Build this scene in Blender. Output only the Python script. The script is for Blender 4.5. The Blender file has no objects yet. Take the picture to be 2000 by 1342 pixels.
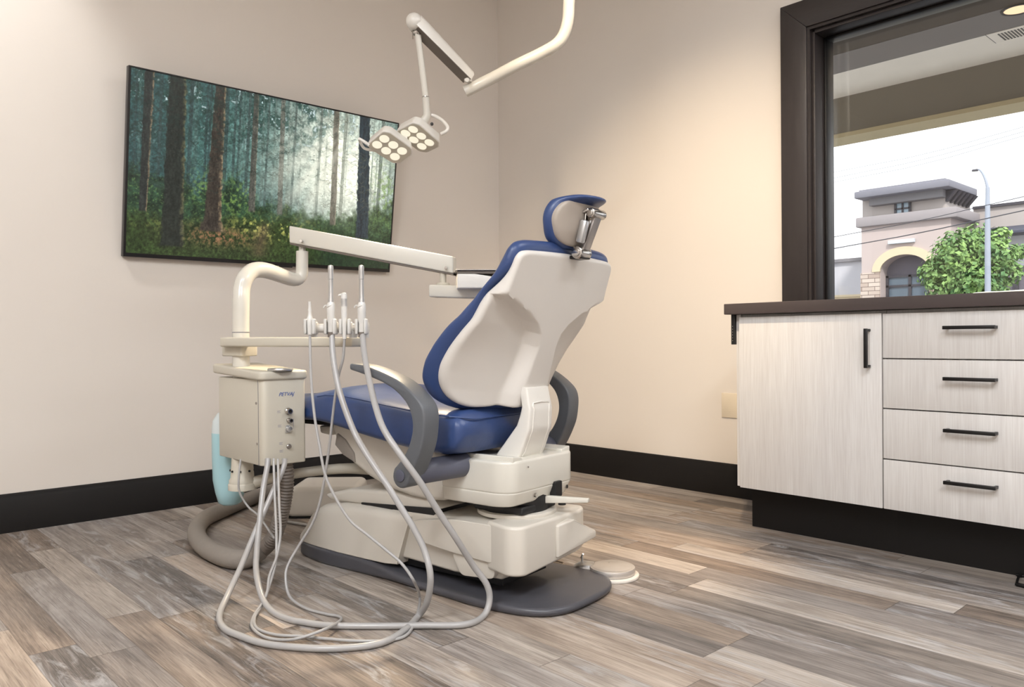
import bpy, bmesh, math, random
import numpy as np
from mathutils import Vector, Matrix, noise
random.seed(7)
PI = math.pi
COL = bpy.context.scene.collection
V = Vector

# ------------------------------------------------------------------ materials
def rgb(r, g, b):
    f = lambda c: (c/255/12.92) if c/255 <= .04045 else ((c/255+.055)/1.055)**2.4
    return (f(r), f(g), f(b), 1)
def new_mat(name):
    m = bpy.data.materials.new(name); m.use_nodes = True
    nt = m.node_tree; nt.nodes.clear()
    o = nt.nodes.new('ShaderNodeOutputMaterial'); b = nt.nodes.new('ShaderNodeBsdfPrincipled')
    nt.links.new(b.outputs[0], o.inputs[0])
    return m, nt, b
def N(nt, t, **kw):
    n = nt.nodes.new(t)
    for k, v in kw.items():
        if k.startswith('i_'): n.inputs[k[2:].replace('_', ' ')].default_value = v
        else: setattr(n, k, v)
    return n
def L(nt, a, b): nt.links.new(a, b)
def mixc(nt, fac, a, b, mode='MIX'):
    n = nt.nodes.new('ShaderNodeMix'); n.data_type = 'RGBA'; n.blend_type = mode
    for s, v in ((0, fac), (6, a), (7, b)):
        if hasattr(v, 'is_output'): nt.links.new(v, n.inputs[s])
        else: n.inputs[s].default_value = v
    return n.outputs[2]
def math_(nt, op, a, b=None, c=None):
    n = nt.nodes.new('ShaderNodeMath'); n.operation = op
    for i, v in enumerate((a, b, c)):
        if v is None: continue
        if hasattr(v, 'is_output'): nt.links.new(v, n.inputs[i])
        else: n.inputs[i].default_value = v
    return n.outputs[0]
def plain(name, col, rough=.45, metal=0, var=.06, vs=9, bump=0, bs=200, coat=0, spec=.5, stretch=(1,1,1)):
    """a surface with a soft procedural mottling and an optional fine bump"""
    m, nt, b = new_mat(name)
    tc = N(nt, 'ShaderNodeTexCoord'); mp = N(nt, 'ShaderNodeMapping'); L(nt, tc.outputs['Object'], mp.inputs[0])
    mp.inputs['Scale'].default_value = stretch
    nz = N(nt, 'ShaderNodeTexNoise', i_Scale=vs, i_Detail=4.0); L(nt, mp.outputs[0], nz.inputs[0])
    c2 = tuple(min(1, c*(1+var)) for c in col[:3])+(1,); c1 = tuple(c*(1-var) for c in col[:3])+(1,)
    L(nt, mixc(nt, nz.outputs[0], c1, c2), b.inputs['Base Color'])
    L(nt, math_(nt, 'MULTIPLY_ADD', nz.outputs[0], .12, rough-.06), b.inputs['Roughness'])
    b.inputs['Metallic'].default_value = metal; b.inputs['Specular IOR Level'].default_value = spec
    b.inputs['Coat Weight'].default_value = coat; b.inputs['Coat Roughness'].default_value = .15
    if bump:
        n2 = N(nt, 'ShaderNodeTexNoise', i_Scale=bs, i_Detail=2.0); L(nt, mp.outputs[0], n2.inputs[0])
        bp = N(nt, 'ShaderNodeBump', i_Strength=bump, i_Distance=.002); L(nt, n2.outputs[0], bp.inputs['Height'])
        L(nt, bp.outputs[0], b.inputs['Normal'])
    return m
def emit(name, col, s):
    m, nt, b = new_mat(name)
    b.inputs['Base Color'].default_value = (.1, .1, .1, 1)
    b.inputs['Emission Color'].default_value = col; b.inputs['Emission Strength'].default_value = s
    return m

M = {}
M['cream'] = plain('cream_plastic', rgb(207, 201, 191), .34, var=.03, coat=.15)
M['shell'] = plain('shell_plastic', rgb(216, 211, 205), .46, var=.02)
M['cream2'] = plain('cream_enamel', rgb(214, 210, 200), .25, var=.02, coat=.3)
M['unit'] = plain('delivery_plastic', rgb(200, 194, 180), .42, var=.03, bump=.15, bs=500)
M['taupe'] = plain('taupe_plastic', rgb(168, 158, 148), .4, var=.03)
M['white'] = plain('white_enamel', rgb(226, 222, 215), .3, var=.02, coat=.3)
M['blue'] = plain('blue_vinyl', rgb(50, 70, 116), .36, var=.08, bump=.22, bs=60, spec=.5)
M['armgrey'] = plain('grey_urethane', rgb(92, 95, 100), .42, var=.05, bump=.1, bs=300)
M['tubegrey'] = plain('slate_plastic', rgb(86, 88, 102), .4, var=.04)
M['basegrey'] = plain('grey_base_plate', rgb(74, 74, 80), .38, var=.08, vs=14)
M['black'] = plain('black_plastic', rgb(20, 20, 22), .5)
M['steel'] = plain('polished_steel', rgb(190, 186, 182), .18, metal=1, var=.04)
M['brushed'] = plain('brushed_steel', rgb(170, 165, 162), .35, metal=1, var=.05, stretch=(1, 1, 30))
M['disc'] = plain('pale_steel', rgb(205, 200, 195), .3, metal=.55, var=.08, vs=30)  # pale, less metallic colour in place of a white reflection
M['alu'] = plain('satin_aluminium', rgb(200, 200, 200), .3, metal=.85, var=.04)
M['hose'] = plain('grey_silicone_hose', rgb(164, 162, 161), .34, var=.03, coat=.2)
M['hose2'] = plain('slate_hose', rgb(120, 121, 124), .38, var=.03)
M['sleeve'] = plain('umbilical_fabric_sleeve', rgb(140, 132, 124), .85, var=.08, vs=60, bump=.4, bs=500)
M['corr'] = plain('corrugated_hose', rgb(110, 101, 93), .5, var=.08)
M['instr'] = plain('instrument_plastic', rgb(214, 212, 208), .3, var=.03, coat=.2)
M['base_board'] = plain('espresso_baseboard', rgb(17, 14, 13), .55, var=.15, vs=3, stretch=(1, 1, 8), spec=.3)
M['casing'] = plain('espresso_wood', rgb(50, 45, 45), .36, var=.22, vs=5, stretch=(8, 8, 1), bump=.15, bs=60)
M['casing_h'] = plain('espresso_wood_horizontal', rgb(50, 45, 45), .36, var=.22, vs=5, stretch=(1, 8, 8), bump=.15, bs=60)
M['counter'] = plain('umber_laminate', rgb(76, 67, 66), .38, var=.12, vs=6, stretch=(1, 12, 12))
M['blackmetal'] = plain('matt_black_metal', rgb(24, 22, 22), .4, metal=.3)
M['tvblack'] = plain('tv_housing', rgb(22, 20, 22), .3)
M['plate'] = plain('wall_plate', rgb(222, 210, 190), .4, var=.02)
M['rubber'] = plain('rubber', rgb(40, 38, 38), .7)
M['ceil'] = plain('ceiling_paint', rgb(226, 220, 210), .9, var=.02)
M['mirror'] = plain('lamp_reflector', rgb(230, 225, 215), .15, metal=1)
M['led'] = emit('warm_led', (1, .92, .72, 1), .92)
M['ceil_led'] = emit('ceiling_panel', (1, .96, .9, 1), 3.0)
M['can_led'] = emit('downlight_lamp', (1, .72, .42, 1), 1.2)
M['seat_grey'] = plain('grey_upholstery', rgb(90, 90, 92), .8, bump=.3, bs=300)

def wall_mat():
    m, nt, b = new_mat('beige_wall_paint')
    tc = N(nt, 'ShaderNodeTexCoord')
    n1 = N(nt, 'ShaderNodeTexNoise', i_Scale=1.3, i_Detail=3.0); L(nt, tc.outputs['Object'], n1.inputs[0])
    L(nt, mixc(nt, n1.outputs[0], rgb(219, 211, 203), rgb(225, 218, 210)), b.inputs['Base Color'])
    b.inputs['Roughness'].default_value = .75; b.inputs['Specular IOR Level'].default_value = .3
    n2 = N(nt, 'ShaderNodeTexNoise', i_Scale=420, i_Detail=2.0); L(nt, tc.outputs['Object'], n2.inputs[0])
    bp = N(nt, 'ShaderNodeBump', i_Strength=.12, i_Distance=.001); L(nt, n2.outputs[0], bp.inputs['Height']); L(nt, bp.outputs[0], b.inputs['Normal'])
    return m
M['wall'] = wall_mat()

def cab_mat():
    m, nt, b = new_mat('white_washed_woodgrain_laminate')
    tc = N(nt, 'ShaderNodeTexCoord'); mp = N(nt, 'ShaderNodeMapping'); L(nt, tc.outputs['Object'], mp.inputs[0])
    mp.inputs['Scale'].default_value = (1, 1, .03)
    a = N(nt, 'ShaderNodeTexNoise', i_Scale=260, i_Detail=3.0); L(nt, mp.outputs[0], a.inputs[0])
    c = N(nt, 'ShaderNodeTexNoise', i_Scale=40, i_Detail=3.0); L(nt, mp.outputs[0], c.inputs[0])
    f = math_(nt, 'ADD', math_(nt, 'MULTIPLY', a.outputs[0], .65), math_(nt, 'MULTIPLY', c.outputs[0], .35))
    r = N(nt, 'ShaderNodeValToRGB'); L(nt, f, r.inputs[0])
    r.color_ramp.elements[0].position = .33; r.color_ramp.elements[0].color = rgb(214, 210, 207)
    r.color_ramp.elements[1].position = .7; r.color_ramp.elements[1].color = rgb(232, 230, 228)
    L(nt, r.outputs[0], b.inputs['Base Color']); b.inputs['Roughness'].default_value = .45
    return m
M['cab'] = cab_mat()

def floor_mat():
    m, nt, b = new_mat('weathered_oak_plank_vinyl')
    tc = N(nt, 'ShaderNodeTexCoord'); sp = N(nt, 'ShaderNodeSeparateXYZ'); L(nt, tc.outputs['Object'], sp.inputs[0])
    X, Y = sp.outputs[0], sp.outputs[1]
    W, LN = .104, .92
    yr = math_(nt, 'DIVIDE', math_(nt, 'ADD', Y, .019), W); row = math_(nt, 'FLOOR', yr); fy = math_(nt, 'SUBTRACT', yr, row)
    wn = N(nt, 'ShaderNodeTexWhiteNoise', noise_dimensions='1D'); L(nt, row, wn.inputs['W'])
    xs = math_(nt, 'DIVIDE', math_(nt, 'ADD', X, math_(nt, 'MULTIPLY', wn.outputs[0], 3.7)), LN)
    col = math_(nt, 'FLOOR', xs); fx = math_(nt, 'SUBTRACT', xs, col)
    cb = N(nt, 'ShaderNodeCombineXYZ'); L(nt, row, cb.inputs[0]); L(nt, col, cb.inputs[1])
    w2 = N(nt, 'ShaderNodeTexWhiteNoise', noise_dimensions='3D'); L(nt, cb.outputs[0], w2.inputs['Vector'])
    idv, idc = w2.outputs[0], w2.outputs[1]
    # per-plank shifted grain coordinates
    sc = N(nt, 'ShaderNodeVectorMath', operation='SCALE'); L(nt, idc, sc.inputs[0]); sc.inputs[3].default_value = 40
    ad = N(nt, 'ShaderNodeVectorMath', operation='ADD'); L(nt, tc.outputs['Object'], ad.inputs[0]); L(nt, sc.outputs[0], ad.inputs[1])
    def nz(sx, sy, scale, det, dist=0., rough=.55):
        mp = N(nt, 'ShaderNodeMapping'); mp.inputs['Scale'].default_value = (sx, sy, 1); L(nt, ad.outputs[0], mp.inputs[0])
        n = N(nt, 'ShaderNodeTexNoise', i_Scale=scale, i_Detail=det, i_Distortion=dist, i_Roughness=rough); L(nt, mp.outputs[0], n.inputs[0])
        return n.outputs[0]
    big = nz(1, 4.2, 2.6, 4, 1.2)           # cloudy patches along a plank
    band = nz(.45, 13, 2.6, 6, 1.0, .62)          # long streaks
    fine = nz(.9, 22, 7, 8, .5, .72)      # fine grain
    curl = nz(1.1, 6, 3.2, 7, 1.6, .68)       # swirly knots
    t = math_(nt, 'ADD', math_(nt, 'MULTIPLY', idv, .34), math_(nt, 'MULTIPLY', big, .50))
    t = math_(nt, 'ADD', t, math_(nt, 'MULTIPLY', band, .62))
    t = math_(nt, 'ADD', t, math_(nt, 'MULTIPLY', fine, .52))
    t = math_(nt, 'SUBTRACT', t, .445)
    r = N(nt, 'ShaderNodeValToRGB'); L(nt, t, r.inputs[0]); e = r.color_ramp.elements
    e[0].position = .14; e[0].color = rgb(70, 64, 60); e[1].position = .90; e[1].color = rgb(206, 198, 189)
    for p, c in ((.32, rgb(104, 97, 91)), (.45, rgb(133, 123, 115)), (.58, rgb(157, 146, 136)), (.72, rgb(182, 172, 162))):
        x = e.new(p); x.color = c
    # crisp dark grain lines and pale raised grain
    gl = nz(1.1, 46, 7, 5, .25, .6); g2 = nz(1.6, 70, 8, 3, .1, .5)
    gr_ = N(nt, 'ShaderNodeValToRGB'); L(nt, gl, gr_.inputs[0]); gr_.color_ramp.elements[0].position = .53; gr_.color_ramp.elements[1].position = .62
    gp_ = N(nt, 'ShaderNodeValToRGB'); L(nt, g2, gp_.inputs[0]); gp_.color_ramp.elements[0].position = .55; gp_.color_ramp.elements[1].position = .66
    # tint: tan planks, grey-blue planks
    sx = N(nt, 'ShaderNodeSeparateColor'); L(nt, idc, sx.inputs[0])
    tan = math_(nt, 'MULTIPLY', math_(nt, 'GREATER_THAN', sx.outputs[1], .62), .34)
    c0 = mixc(nt, math_(nt, 'MULTIPLY', gr_.outputs[0], .36), r.outputs[0], rgb(74, 66, 60)); c0 = mixc(nt, math_(nt, 'MULTIPLY', gp_.outputs[0], .22), c0, rgb(204, 196, 188))
    c1 = mixc(nt, tan, c0, rgb(226, 200, 174), 'MULTIPLY')
    gr = math_(nt, 'MULTIPLY', math_(nt, 'LESS_THAN', sx.outputs[1], .3), .55)
    c1 = mixc(nt, gr, c1, rgb(206, 210, 220), 'MULTIPLY')
    # white-grey weathered swirls on some planks
    cr = N(nt, 'ShaderNodeValToRGB'); L(nt, curl, cr.inputs[0]); cr.color_ramp.elements[0].position = .50; cr.color_ramp.elements[1].position = .66
    sw = math_(nt, 'MULTIPLY', cr.outputs[0], math_(nt, 'MULTIPLY', math_(nt, 'GREATER_THAN', sx.outputs[2], .45), .50))
    c1 = mixc(nt, sw, c1, rgb(190, 190, 192))
    # dark cracks
    dk = nz(.6, 15, 3.2, 7, 1.5, .72)
    dr = N(nt, 'ShaderNodeValToRGB'); L(nt, dk, dr.inputs[0]); dr.color_ramp.elements[0].position = .60; dr.color_ramp.elements[1].position = .70
    c1 = mixc(nt, math_(nt, 'MULTIPLY', dr.outputs[0], .55), c1, rgb(66, 55, 48))
    # seams
    ey = math_(nt, 'MINIMUM', fy, math_(nt, 'SUBTRACT', 1, fy)); ex = math_(nt, 'MINIMUM', fx, math_(nt, 'SUBTRACT', 1, fx))
    par = math_(nt, 'LESS_THAN', math_(nt, 'FRACT', math_(nt, 'MULTIPLY', row, .5)), .25)
    seam = math_(nt, 'MAXIMUM', math_(nt, 'MULTIPLY', math_(nt, 'LESS_THAN', ey, .011), .6), math_(nt, 'LESS_THAN', ex, .0013))
    c1 = mixc(nt, math_(nt, 'MULTIPLY', seam, .55), c1, rgb(48, 40, 36))
    L(nt, c1, b.inputs['Base Color'])
    L(nt, math_(nt, 'MULTIPLY_ADD', fine, .25, .36), b.inputs['Roughness'])
    b.inputs['Specular IOR Level'].default_value = .45
    bp = N(nt, 'ShaderNodeBump', i_Strength=.22, i_Distance=.002)
    L(nt, math_(nt, 'SUBTRACT', math_(nt, 'ADD', fine, math_(nt, 'MULTIPLY', dr.outputs[0], -.4)), math_(nt, 'MULTIPLY', seam, .8)), bp.inputs['Height'])
    L(nt, bp.outputs[0], b.inputs['Normal'])
    return m
M['floor'] = floor_mat()

def glass_mat(name, refl=1.0, tint=(1, 1, 1, 1)):
    # clear pane: Fresnel mix of a mirror and a clear see-through layer
    m, nt, b = new_mat(name); nt.nodes.remove(b)
    o = [n for n in nt.nodes if n.type == 'OUTPUT_MATERIAL'][0]
    t = N(nt, 'ShaderNodeBsdfTransparent'); t.inputs[0].default_value = tint
    g = N(nt, 'ShaderNodeBsdfGlossy'); g.inputs['Roughness'].default_value = 0
    f = N(nt, 'ShaderNodeFresnel', i_IOR=1.52)
    mx = N(nt, 'ShaderNodeMixShader'); L(nt, math_(nt, 'MULTIPLY', f.outputs[0], refl), mx.inputs[0]); L(nt, t.outputs[0], mx.inputs[1]); L(nt, g.outputs[0], mx.inputs[2])
    L(nt, mx.outputs[0], o.inputs[0])
    return m
M['glass'] = glass_mat('window_glass', 1.0)

def stone_mat():
    m, nt, b = new_mat('stacked_stone')
    tc = N(nt, 'ShaderNodeTexCoord'); sp = N(nt, 'ShaderNodeSeparateXYZ'); L(nt, tc.outputs['Object'], sp.inputs[0])
    cb = N(nt, 'ShaderNodeCombineXYZ'); L(nt, math_(nt, 'ADD', sp.outputs[0], sp.outputs[1]), cb.inputs[0]); L(nt, sp.outputs[2], cb.inputs[1])
    br = N(nt, 'ShaderNodeTexBrick'); L(nt, cb.outputs[0], br.inputs[0]); br.inputs['Scale'].default_value = 1
    br.inputs['Brick Width'].default_value = .5; br.inputs['Row Height'].default_value = .16; br.inputs['Mortar Size'].default_value = .012
    br.inputs['Color1'].default_value = rgb(206, 192, 180); br.inputs['Color2'].default_value = rgb(166, 146, 134); br.inputs['Mortar'].default_value = rgb(120, 104, 96)
    L(nt, br.outputs[0], b.inputs['Base Color']); b.inputs['Roughness'].default_value = .9
    return m
M['stone'] = stone_mat()
M['stucco'] = plain('grey_stucco', rgb(182, 174, 170), .9, var=.05, vs=2)
M['stucco_pink'] = plain('taupe_stucco', rgb(190, 176, 172), .9, var=.05, vs=2)
M['roofgrey'] = plain('roof_fascia', rgb(128, 128, 138), .7)
M['roofedge'] = plain('roof_edge', rgb(128, 126, 130), .7)
M['band'] = plain('stucco_band', rgb(156, 150, 152), .9)
M['archtan'] = plain('arch_surround', rgb(214, 198, 168), .9)
M['recess'] = plain('entry_recess', rgb(110, 106, 116), .9)
M['darkglass'] = plain('tinted_glazing', rgb(88, 104, 118), .12, var=.25, vs=1.2)
M['skyglass'] = plain('pale_glazing', rgb(160, 182, 196), .2, var=.1)
M['frame_ext'] = plain('shopfront_frame', rgb(60, 58, 66), .5)
M['siding'] = plain('white_siding', rgb(196, 196, 202), .8, var=.04, vs=8, stretch=(6, 1, .2))
M['awning'] = plain('slate_awning', rgb(62, 66, 84), .6)
M['whitewall'] = plain('white_render', rgb(206, 208, 212), .9)
M['sign'] = plain('sign_panel', rgb(206, 216, 226), .4)
M['pole'] = plain('galvanised_pole', rgb(158, 166, 180), .5, var=.05)
M['wire'] = plain('cable_black', rgb(60, 62, 70), .7)
M['bark'] = plain('bark', rgb(96, 84, 72), .9, var=.2, vs=20)
M['soffit1'] = plain('brown_soffit', rgb(70, 60, 48), .8)
M['soffit2'] = plain('grey_soffit', rgb(120, 113, 108), .8)
M['soffit3'] = plain('pale_soffit', rgb(232, 222, 206), .8)
M['beam'] = plain('beam_paint', rgb(116, 108, 94), .8)
M['beam_tan'] = plain('beam_tan_paint', rgb(182, 166, 130), .8)
M['asphalt'] = plain('asphalt', rgb(120, 120, 122), .95, var=.1, vs=3)
M['carpaint'] = plain('cream_car_paint', rgb(222, 216, 190), .3, coat=.5)
def leaf_mat():
    m, nt, b = new_mat('tree_leaves')
    oi = N(nt, 'ShaderNodeTexCoord')
    nz = N(nt, 'ShaderNodeTexNoise', i_Scale=2.2, i_Detail=3.0); L(nt, oi.outputs['Object'], nz.inputs[0])
    r = N(nt, 'ShaderNodeValToRGB'); L(nt, nz.outputs[0], r.inputs[0])
    r.color_ramp.elements[0].position = .35; r.color_ramp.elements[0].color = rgb(66, 110, 62)
    r.color_ramp.elements[1].position = .66; r.color_ramp.elements[1].color = rgb(150, 184, 104)
    L(nt, r.outputs[0], b.inputs['Base Color']); b.inputs['Roughness'].default_value = .6
    b.inputs['Transmission Weight'].default_value = 0
    return m
M['leaf'] = leaf_mat()

# ------------------------------------------------------------------ object helpers
def link(name, me, mat, parent=None, label=None, cat=None, group=None, kind=None, smooth=40):
    o = bpy.data.objects.new(name, me); COL.objects.link(o)
    mats = mat if isinstance(mat, (list, tuple)) else [mat]
    for k in mats: me.materials.append(M[k] if isinstance(k, str) else k)
    if smooth:
        me.polygons.foreach_set('use_smooth', [True]*len(me.polygons))
        me.set_sharp_from_angle(angle=math.radians(smooth))
    if parent: o.parent = parent
    tag(o, label, cat, group, kind)
    return o
def tag(o, label=None, cat=None, group=None, kind=None):
    for k, v in (('label', label), ('category', cat), ('group', group), ('kind', kind)):
        if v: o[k] = v
def empty(name, loc=(0, 0, 0), rz=0, label=None, cat=None, group=None, kind=None, parent=None):
    o = bpy.data.objects.new(name, None); COL.objects.link(o); o.location = loc; o.rotation_euler = (0, 0, rz)
    o.empty_display_size = .05
    if parent: o.parent = parent
    tag(o, label, cat, group, kind); return o

class MB:
    """collects simple shapes and links them as one mesh object"""
    def __init__(s, T=None): s.bm = bmesh.new(); s.T = T
    def _add(s, vs, fs, mi=0):
        bv = [s.bm.verts.new(s.T @ V(v) if s.T else V(v)) for v in vs]
        out = []
        for f in fs:
            try:
                q = s.bm.faces.new([bv[i] for i in f]); q.material_index = mi; out.append(q)
            except ValueError: pass
        return bv, out
    def _bevel(s, faces, r, seg=3, ang=25):
        if r <= 0: return
        es = set(e for f in faces for e in f.edges)
        bmesh.ops.recalc_face_normals(s.bm, faces=faces)
        es = [e for e in es if len(e.link_faces) == 2 and e.calc_face_angle(0) > math.radians(ang)]
        bmesh.ops.bevel(s.bm, geom=es, offset=r, segments=seg, affect='EDGES', clamp_overlap=True, profile=.5)
    def box(s, a, b, bev=0, seg=3, mi=0):
        (x0, y0, z0), (x1, y1, z1) = a, b
        _, f = s._add([(x0,y0,z0),(x1,y0,z0),(x1,y1,z0),(x0,y1,z0),(x0,y0,z1),(x1,y0,z1),(x1,y1,z1),(x0,y1,z1)],
               [(0,3,2,1),(4,5,6,7),(0,1,5,4),(1,2,6,5),(2,3,7,6),(3,0,4,7)], mi)
        s._bevel(f, bev, seg); return s
    def hexa(s, pts, bev=0, seg=3, mi=0):
        """eight corners: bottom four then top four"""
        _, f = s._add(pts, [(0,3,2,1),(4,5,6,7),(0,1,5,4),(1,2,6,5),(2,3,7,6),(3,0,4,7)], mi)
        s._bevel(f, bev, seg); return s
    def prism(s, poly, fr, d0, d1, bev=0, seg=3, scale=1, mi=0, ang=25, off=(0, 0)):
        """poly: 2D points; fr(a, b, d) -> 3D; extruded from d0 to d1"""
        n = len(poly); cx = sum(p[0] for p in poly)/n; cy = sum(p[1] for p in poly)/n
        vs = [fr(a, b, d0) for a, b in poly]+[fr(cx+(a-cx)*scale+off[0], cy+(b-cy)*scale+off[1], d1) for a, b in poly]
        fs = [tuple(range(n))[::-1], tuple(range(n, 2*n))]+[(i, (i+1) % n, n+(i+1) % n, n+i) for i in range(n)]
        _, f = s._add(vs, fs, mi); s._bevel(f, bev, seg, ang); return s
    def grid(s, rows, close_u=False, close_v=False, cap0=False, cap1=False, mi=0):
        nr, nc = len(rows), len(rows[0]); vs = [p for r in rows for p in r]; fs = []
        for i in range(nr-(0 if close_u else 1)):
            for j in range(nc-(0 if close_v else 1)):
                i2, j2 = (i+1) % nr, (j+1) % nc
                fs.append((i*nc+j, i*nc+j2, i2*nc+j2, i2*nc+j))
        if cap0: fs.append(tuple(range(nc))[::-1])
        if cap1: fs.append(tuple(range((nr-1)*nc, nr*nc)))
        s._add(vs, fs, mi); return s
    def tube(s, pts, r, seg=14, sub=0, mi=0, closed=False, ridges=None, flat=None):
        P = [V(p) for p in pts]; Rr = list(r) if isinstance(r, (list, tuple)) else [r]*len(P)
        if sub: P, Rr = catmull(P, Rr, sub)
        if ridges:
            P2, R2, d = [], [], 0
            P, Rr = resample(P, Rr, ridges[0]/4)
            for i, p in enumerate(P): P2.append(p); R2.append(Rr[i]*(1+ridges[1]*math.cos(i*PI/2)))
            P, Rr = P2, R2
        rows = []; up = None
        for i, p in enumerate(P):
            t = (P[min(i+1, len(P)-1)]-P[max(i-1, 0)]).normalized()
            if up is None: up = t.orthogonal().normalized()
            up = (up-t*up.dot(t)); up = up.normalized() if up.length > 1e-6 else t.orthogonal().normalized()
            w = t.cross(up)
            rows.append([p+(up*math.cos(a)+w*math.sin(a))*Rr[i] for a in [2*PI*k/seg for k in range(seg)]])
        s.grid(rows, close_v=True, cap0=True, cap1=True, mi=mi); return s
    def lathe(s, prof, base=(0, 0, 0), axis=(0, 0, 1), seg=28, mi=0):
        ax = V(axis).normalized(); u = ax.orthogonal().normalized(); w = ax.cross(u); b = V(base)
        rows = [[b+ax*h+(u*math.cos(a)+w*math.sin(a))*max(r, 1e-5) for a in [2*PI*k/seg for k in range(seg)]] for r, h in prof]
        s.grid(rows, close_v=True, cap0=True, cap1=True, mi=mi); return s
    def cyl(s, a, b, r, seg=24, bev=0, mi=0):
        a, b = V(a), V(b); h = (b-a).length
        pr = [(r, 0), (r, h)] if not bev else [(r-bev, 0), (r-bev*.3, bev*.3), (r, bev), (r, h-bev), (r-bev*.3, h-bev*.3), (r-bev, h)]
        return s.lathe(pr, a, b-a, seg, mi)
    def ball(s, c, r, seg=16, mi=0):
        return s.lathe([(r*math.sin(PI*k/10), -r*math.cos(PI*k/10)) for k in range(11)], c, (0, 0, 1), seg, mi)
    def done(s, name, mat, parent=None, **kw):
        bmesh.ops.recalc_face_normals(s.bm, faces=s.bm.faces)
        me = bpy.data.meshes.new(name); s.bm.to_mesh(me); s.bm.free()
        return link(name, me, mat, parent, **kw)
def split_done(mb, name, mat, parent=None, **kw):
    """every loose piece becomes an object of its own"""
    bm = mb.bm; bmesh.ops.recalc_face_normals(bm, faces=bm.faces); bm.verts.ensure_lookup_table(); seen = set(); out = []
    for v0 in bm.verts:
        if v0 in seen: continue
        st, isl = [v0], []; seen.add(v0)
        while st:
            v = st.pop(); isl.append(v)
            for e in v.link_edges:
                w = e.other_vert(v)
                if w not in seen: seen.add(w); st.append(w)
        ix = {v: i for i, v in enumerate(isl)}; fs = set(f for v in isl for f in v.link_faces)
        me = bpy.data.meshes.new(name); me.from_pydata([v.co.copy() for v in isl], [], [[ix[v] for v in f.verts] for f in fs]); me.update()
        out.append(link(name, me, mat, parent, **kw))
    bm.free(); return out
def catmull(P, R, n):
    out, ro = [], []
    for i in range(len(P)-1):
        p0, p1, p2, p3 = P[max(i-1, 0)], P[i], P[i+1], P[min(i+2, len(P)-1)]
        for k in range(n):
            t = k/n
            out.append(.5*((2*p1)+(p2-p0)*t+(2*p0-5*p1+4*p2-p3)*t*t+(3*p1-p0-3*p2+p3)*t**3)); ro.append(R[i]*(1-t)+R[i+1]*t)
    return out+[P[-1]], ro+[R[-1]]
def resample(P, R, d):
    s = [0]
    for i in range(1, len(P)): s.append(s[-1]+(P[i]-P[i-1]).length)
    n = int(s[-1]/d); out, ro, j = [], [], 0
    for k in range(n+1):
        x = k*d
        while j < len(P)-2 and s[j+1] < x: j += 1
        t = min(1, max(0, (x-s[j])/max(1e-9, s[j+1]-s[j]))); out.append(P[j].lerp(P[j+1], t)); ro.append(R[j]*(1-t)+R[j+1]*t)
    return out, ro
def sst(a, b, x):
    t = min(1, max(0, (x-a)/(b-a))); return t*t*(3-2*t)
def smooth_poly(pts, n=6, closed=True):
    out = []; m = len(pts)
    for i in range(m):
        p0, p1, p2, p3 = (V((*pts[(i+k) % m], 0)) for k in (-1, 0, 1, 2))
        for k in range(n):
            t = k/n; q = .5*((2*p1)+(p2-p0)*t+(2*p0-5*p1+4*p2-p3)*t*t+(3*p1-p0-3*p2+p3)*t**3); out.append((q.x, q.y))
    return out
def round_poly(pts, r, n=5):
    """round the corners of a polygon by radius r (number or list)"""
    out = []; m = len(pts)
    for i in range(m):
        p = V((*pts[i], 0)); a = V((*pts[i-1], 0)); b = V((*pts[(i+1) % m], 0))
        rr = r[i] if isinstance(r, (list, tuple)) else r
        da = (a-p); db = (b-p); q = min(rr, da.length*.48, db.length*.48)
        A = p+da.normalized()*q; B = p+db.normalized()*q
        for k in range(n+1):
            t = k/n; z = A*(1-t)**2+p*2*t*(1-t)+B*t*t; out.append((z.x, z.y))
    return out
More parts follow.
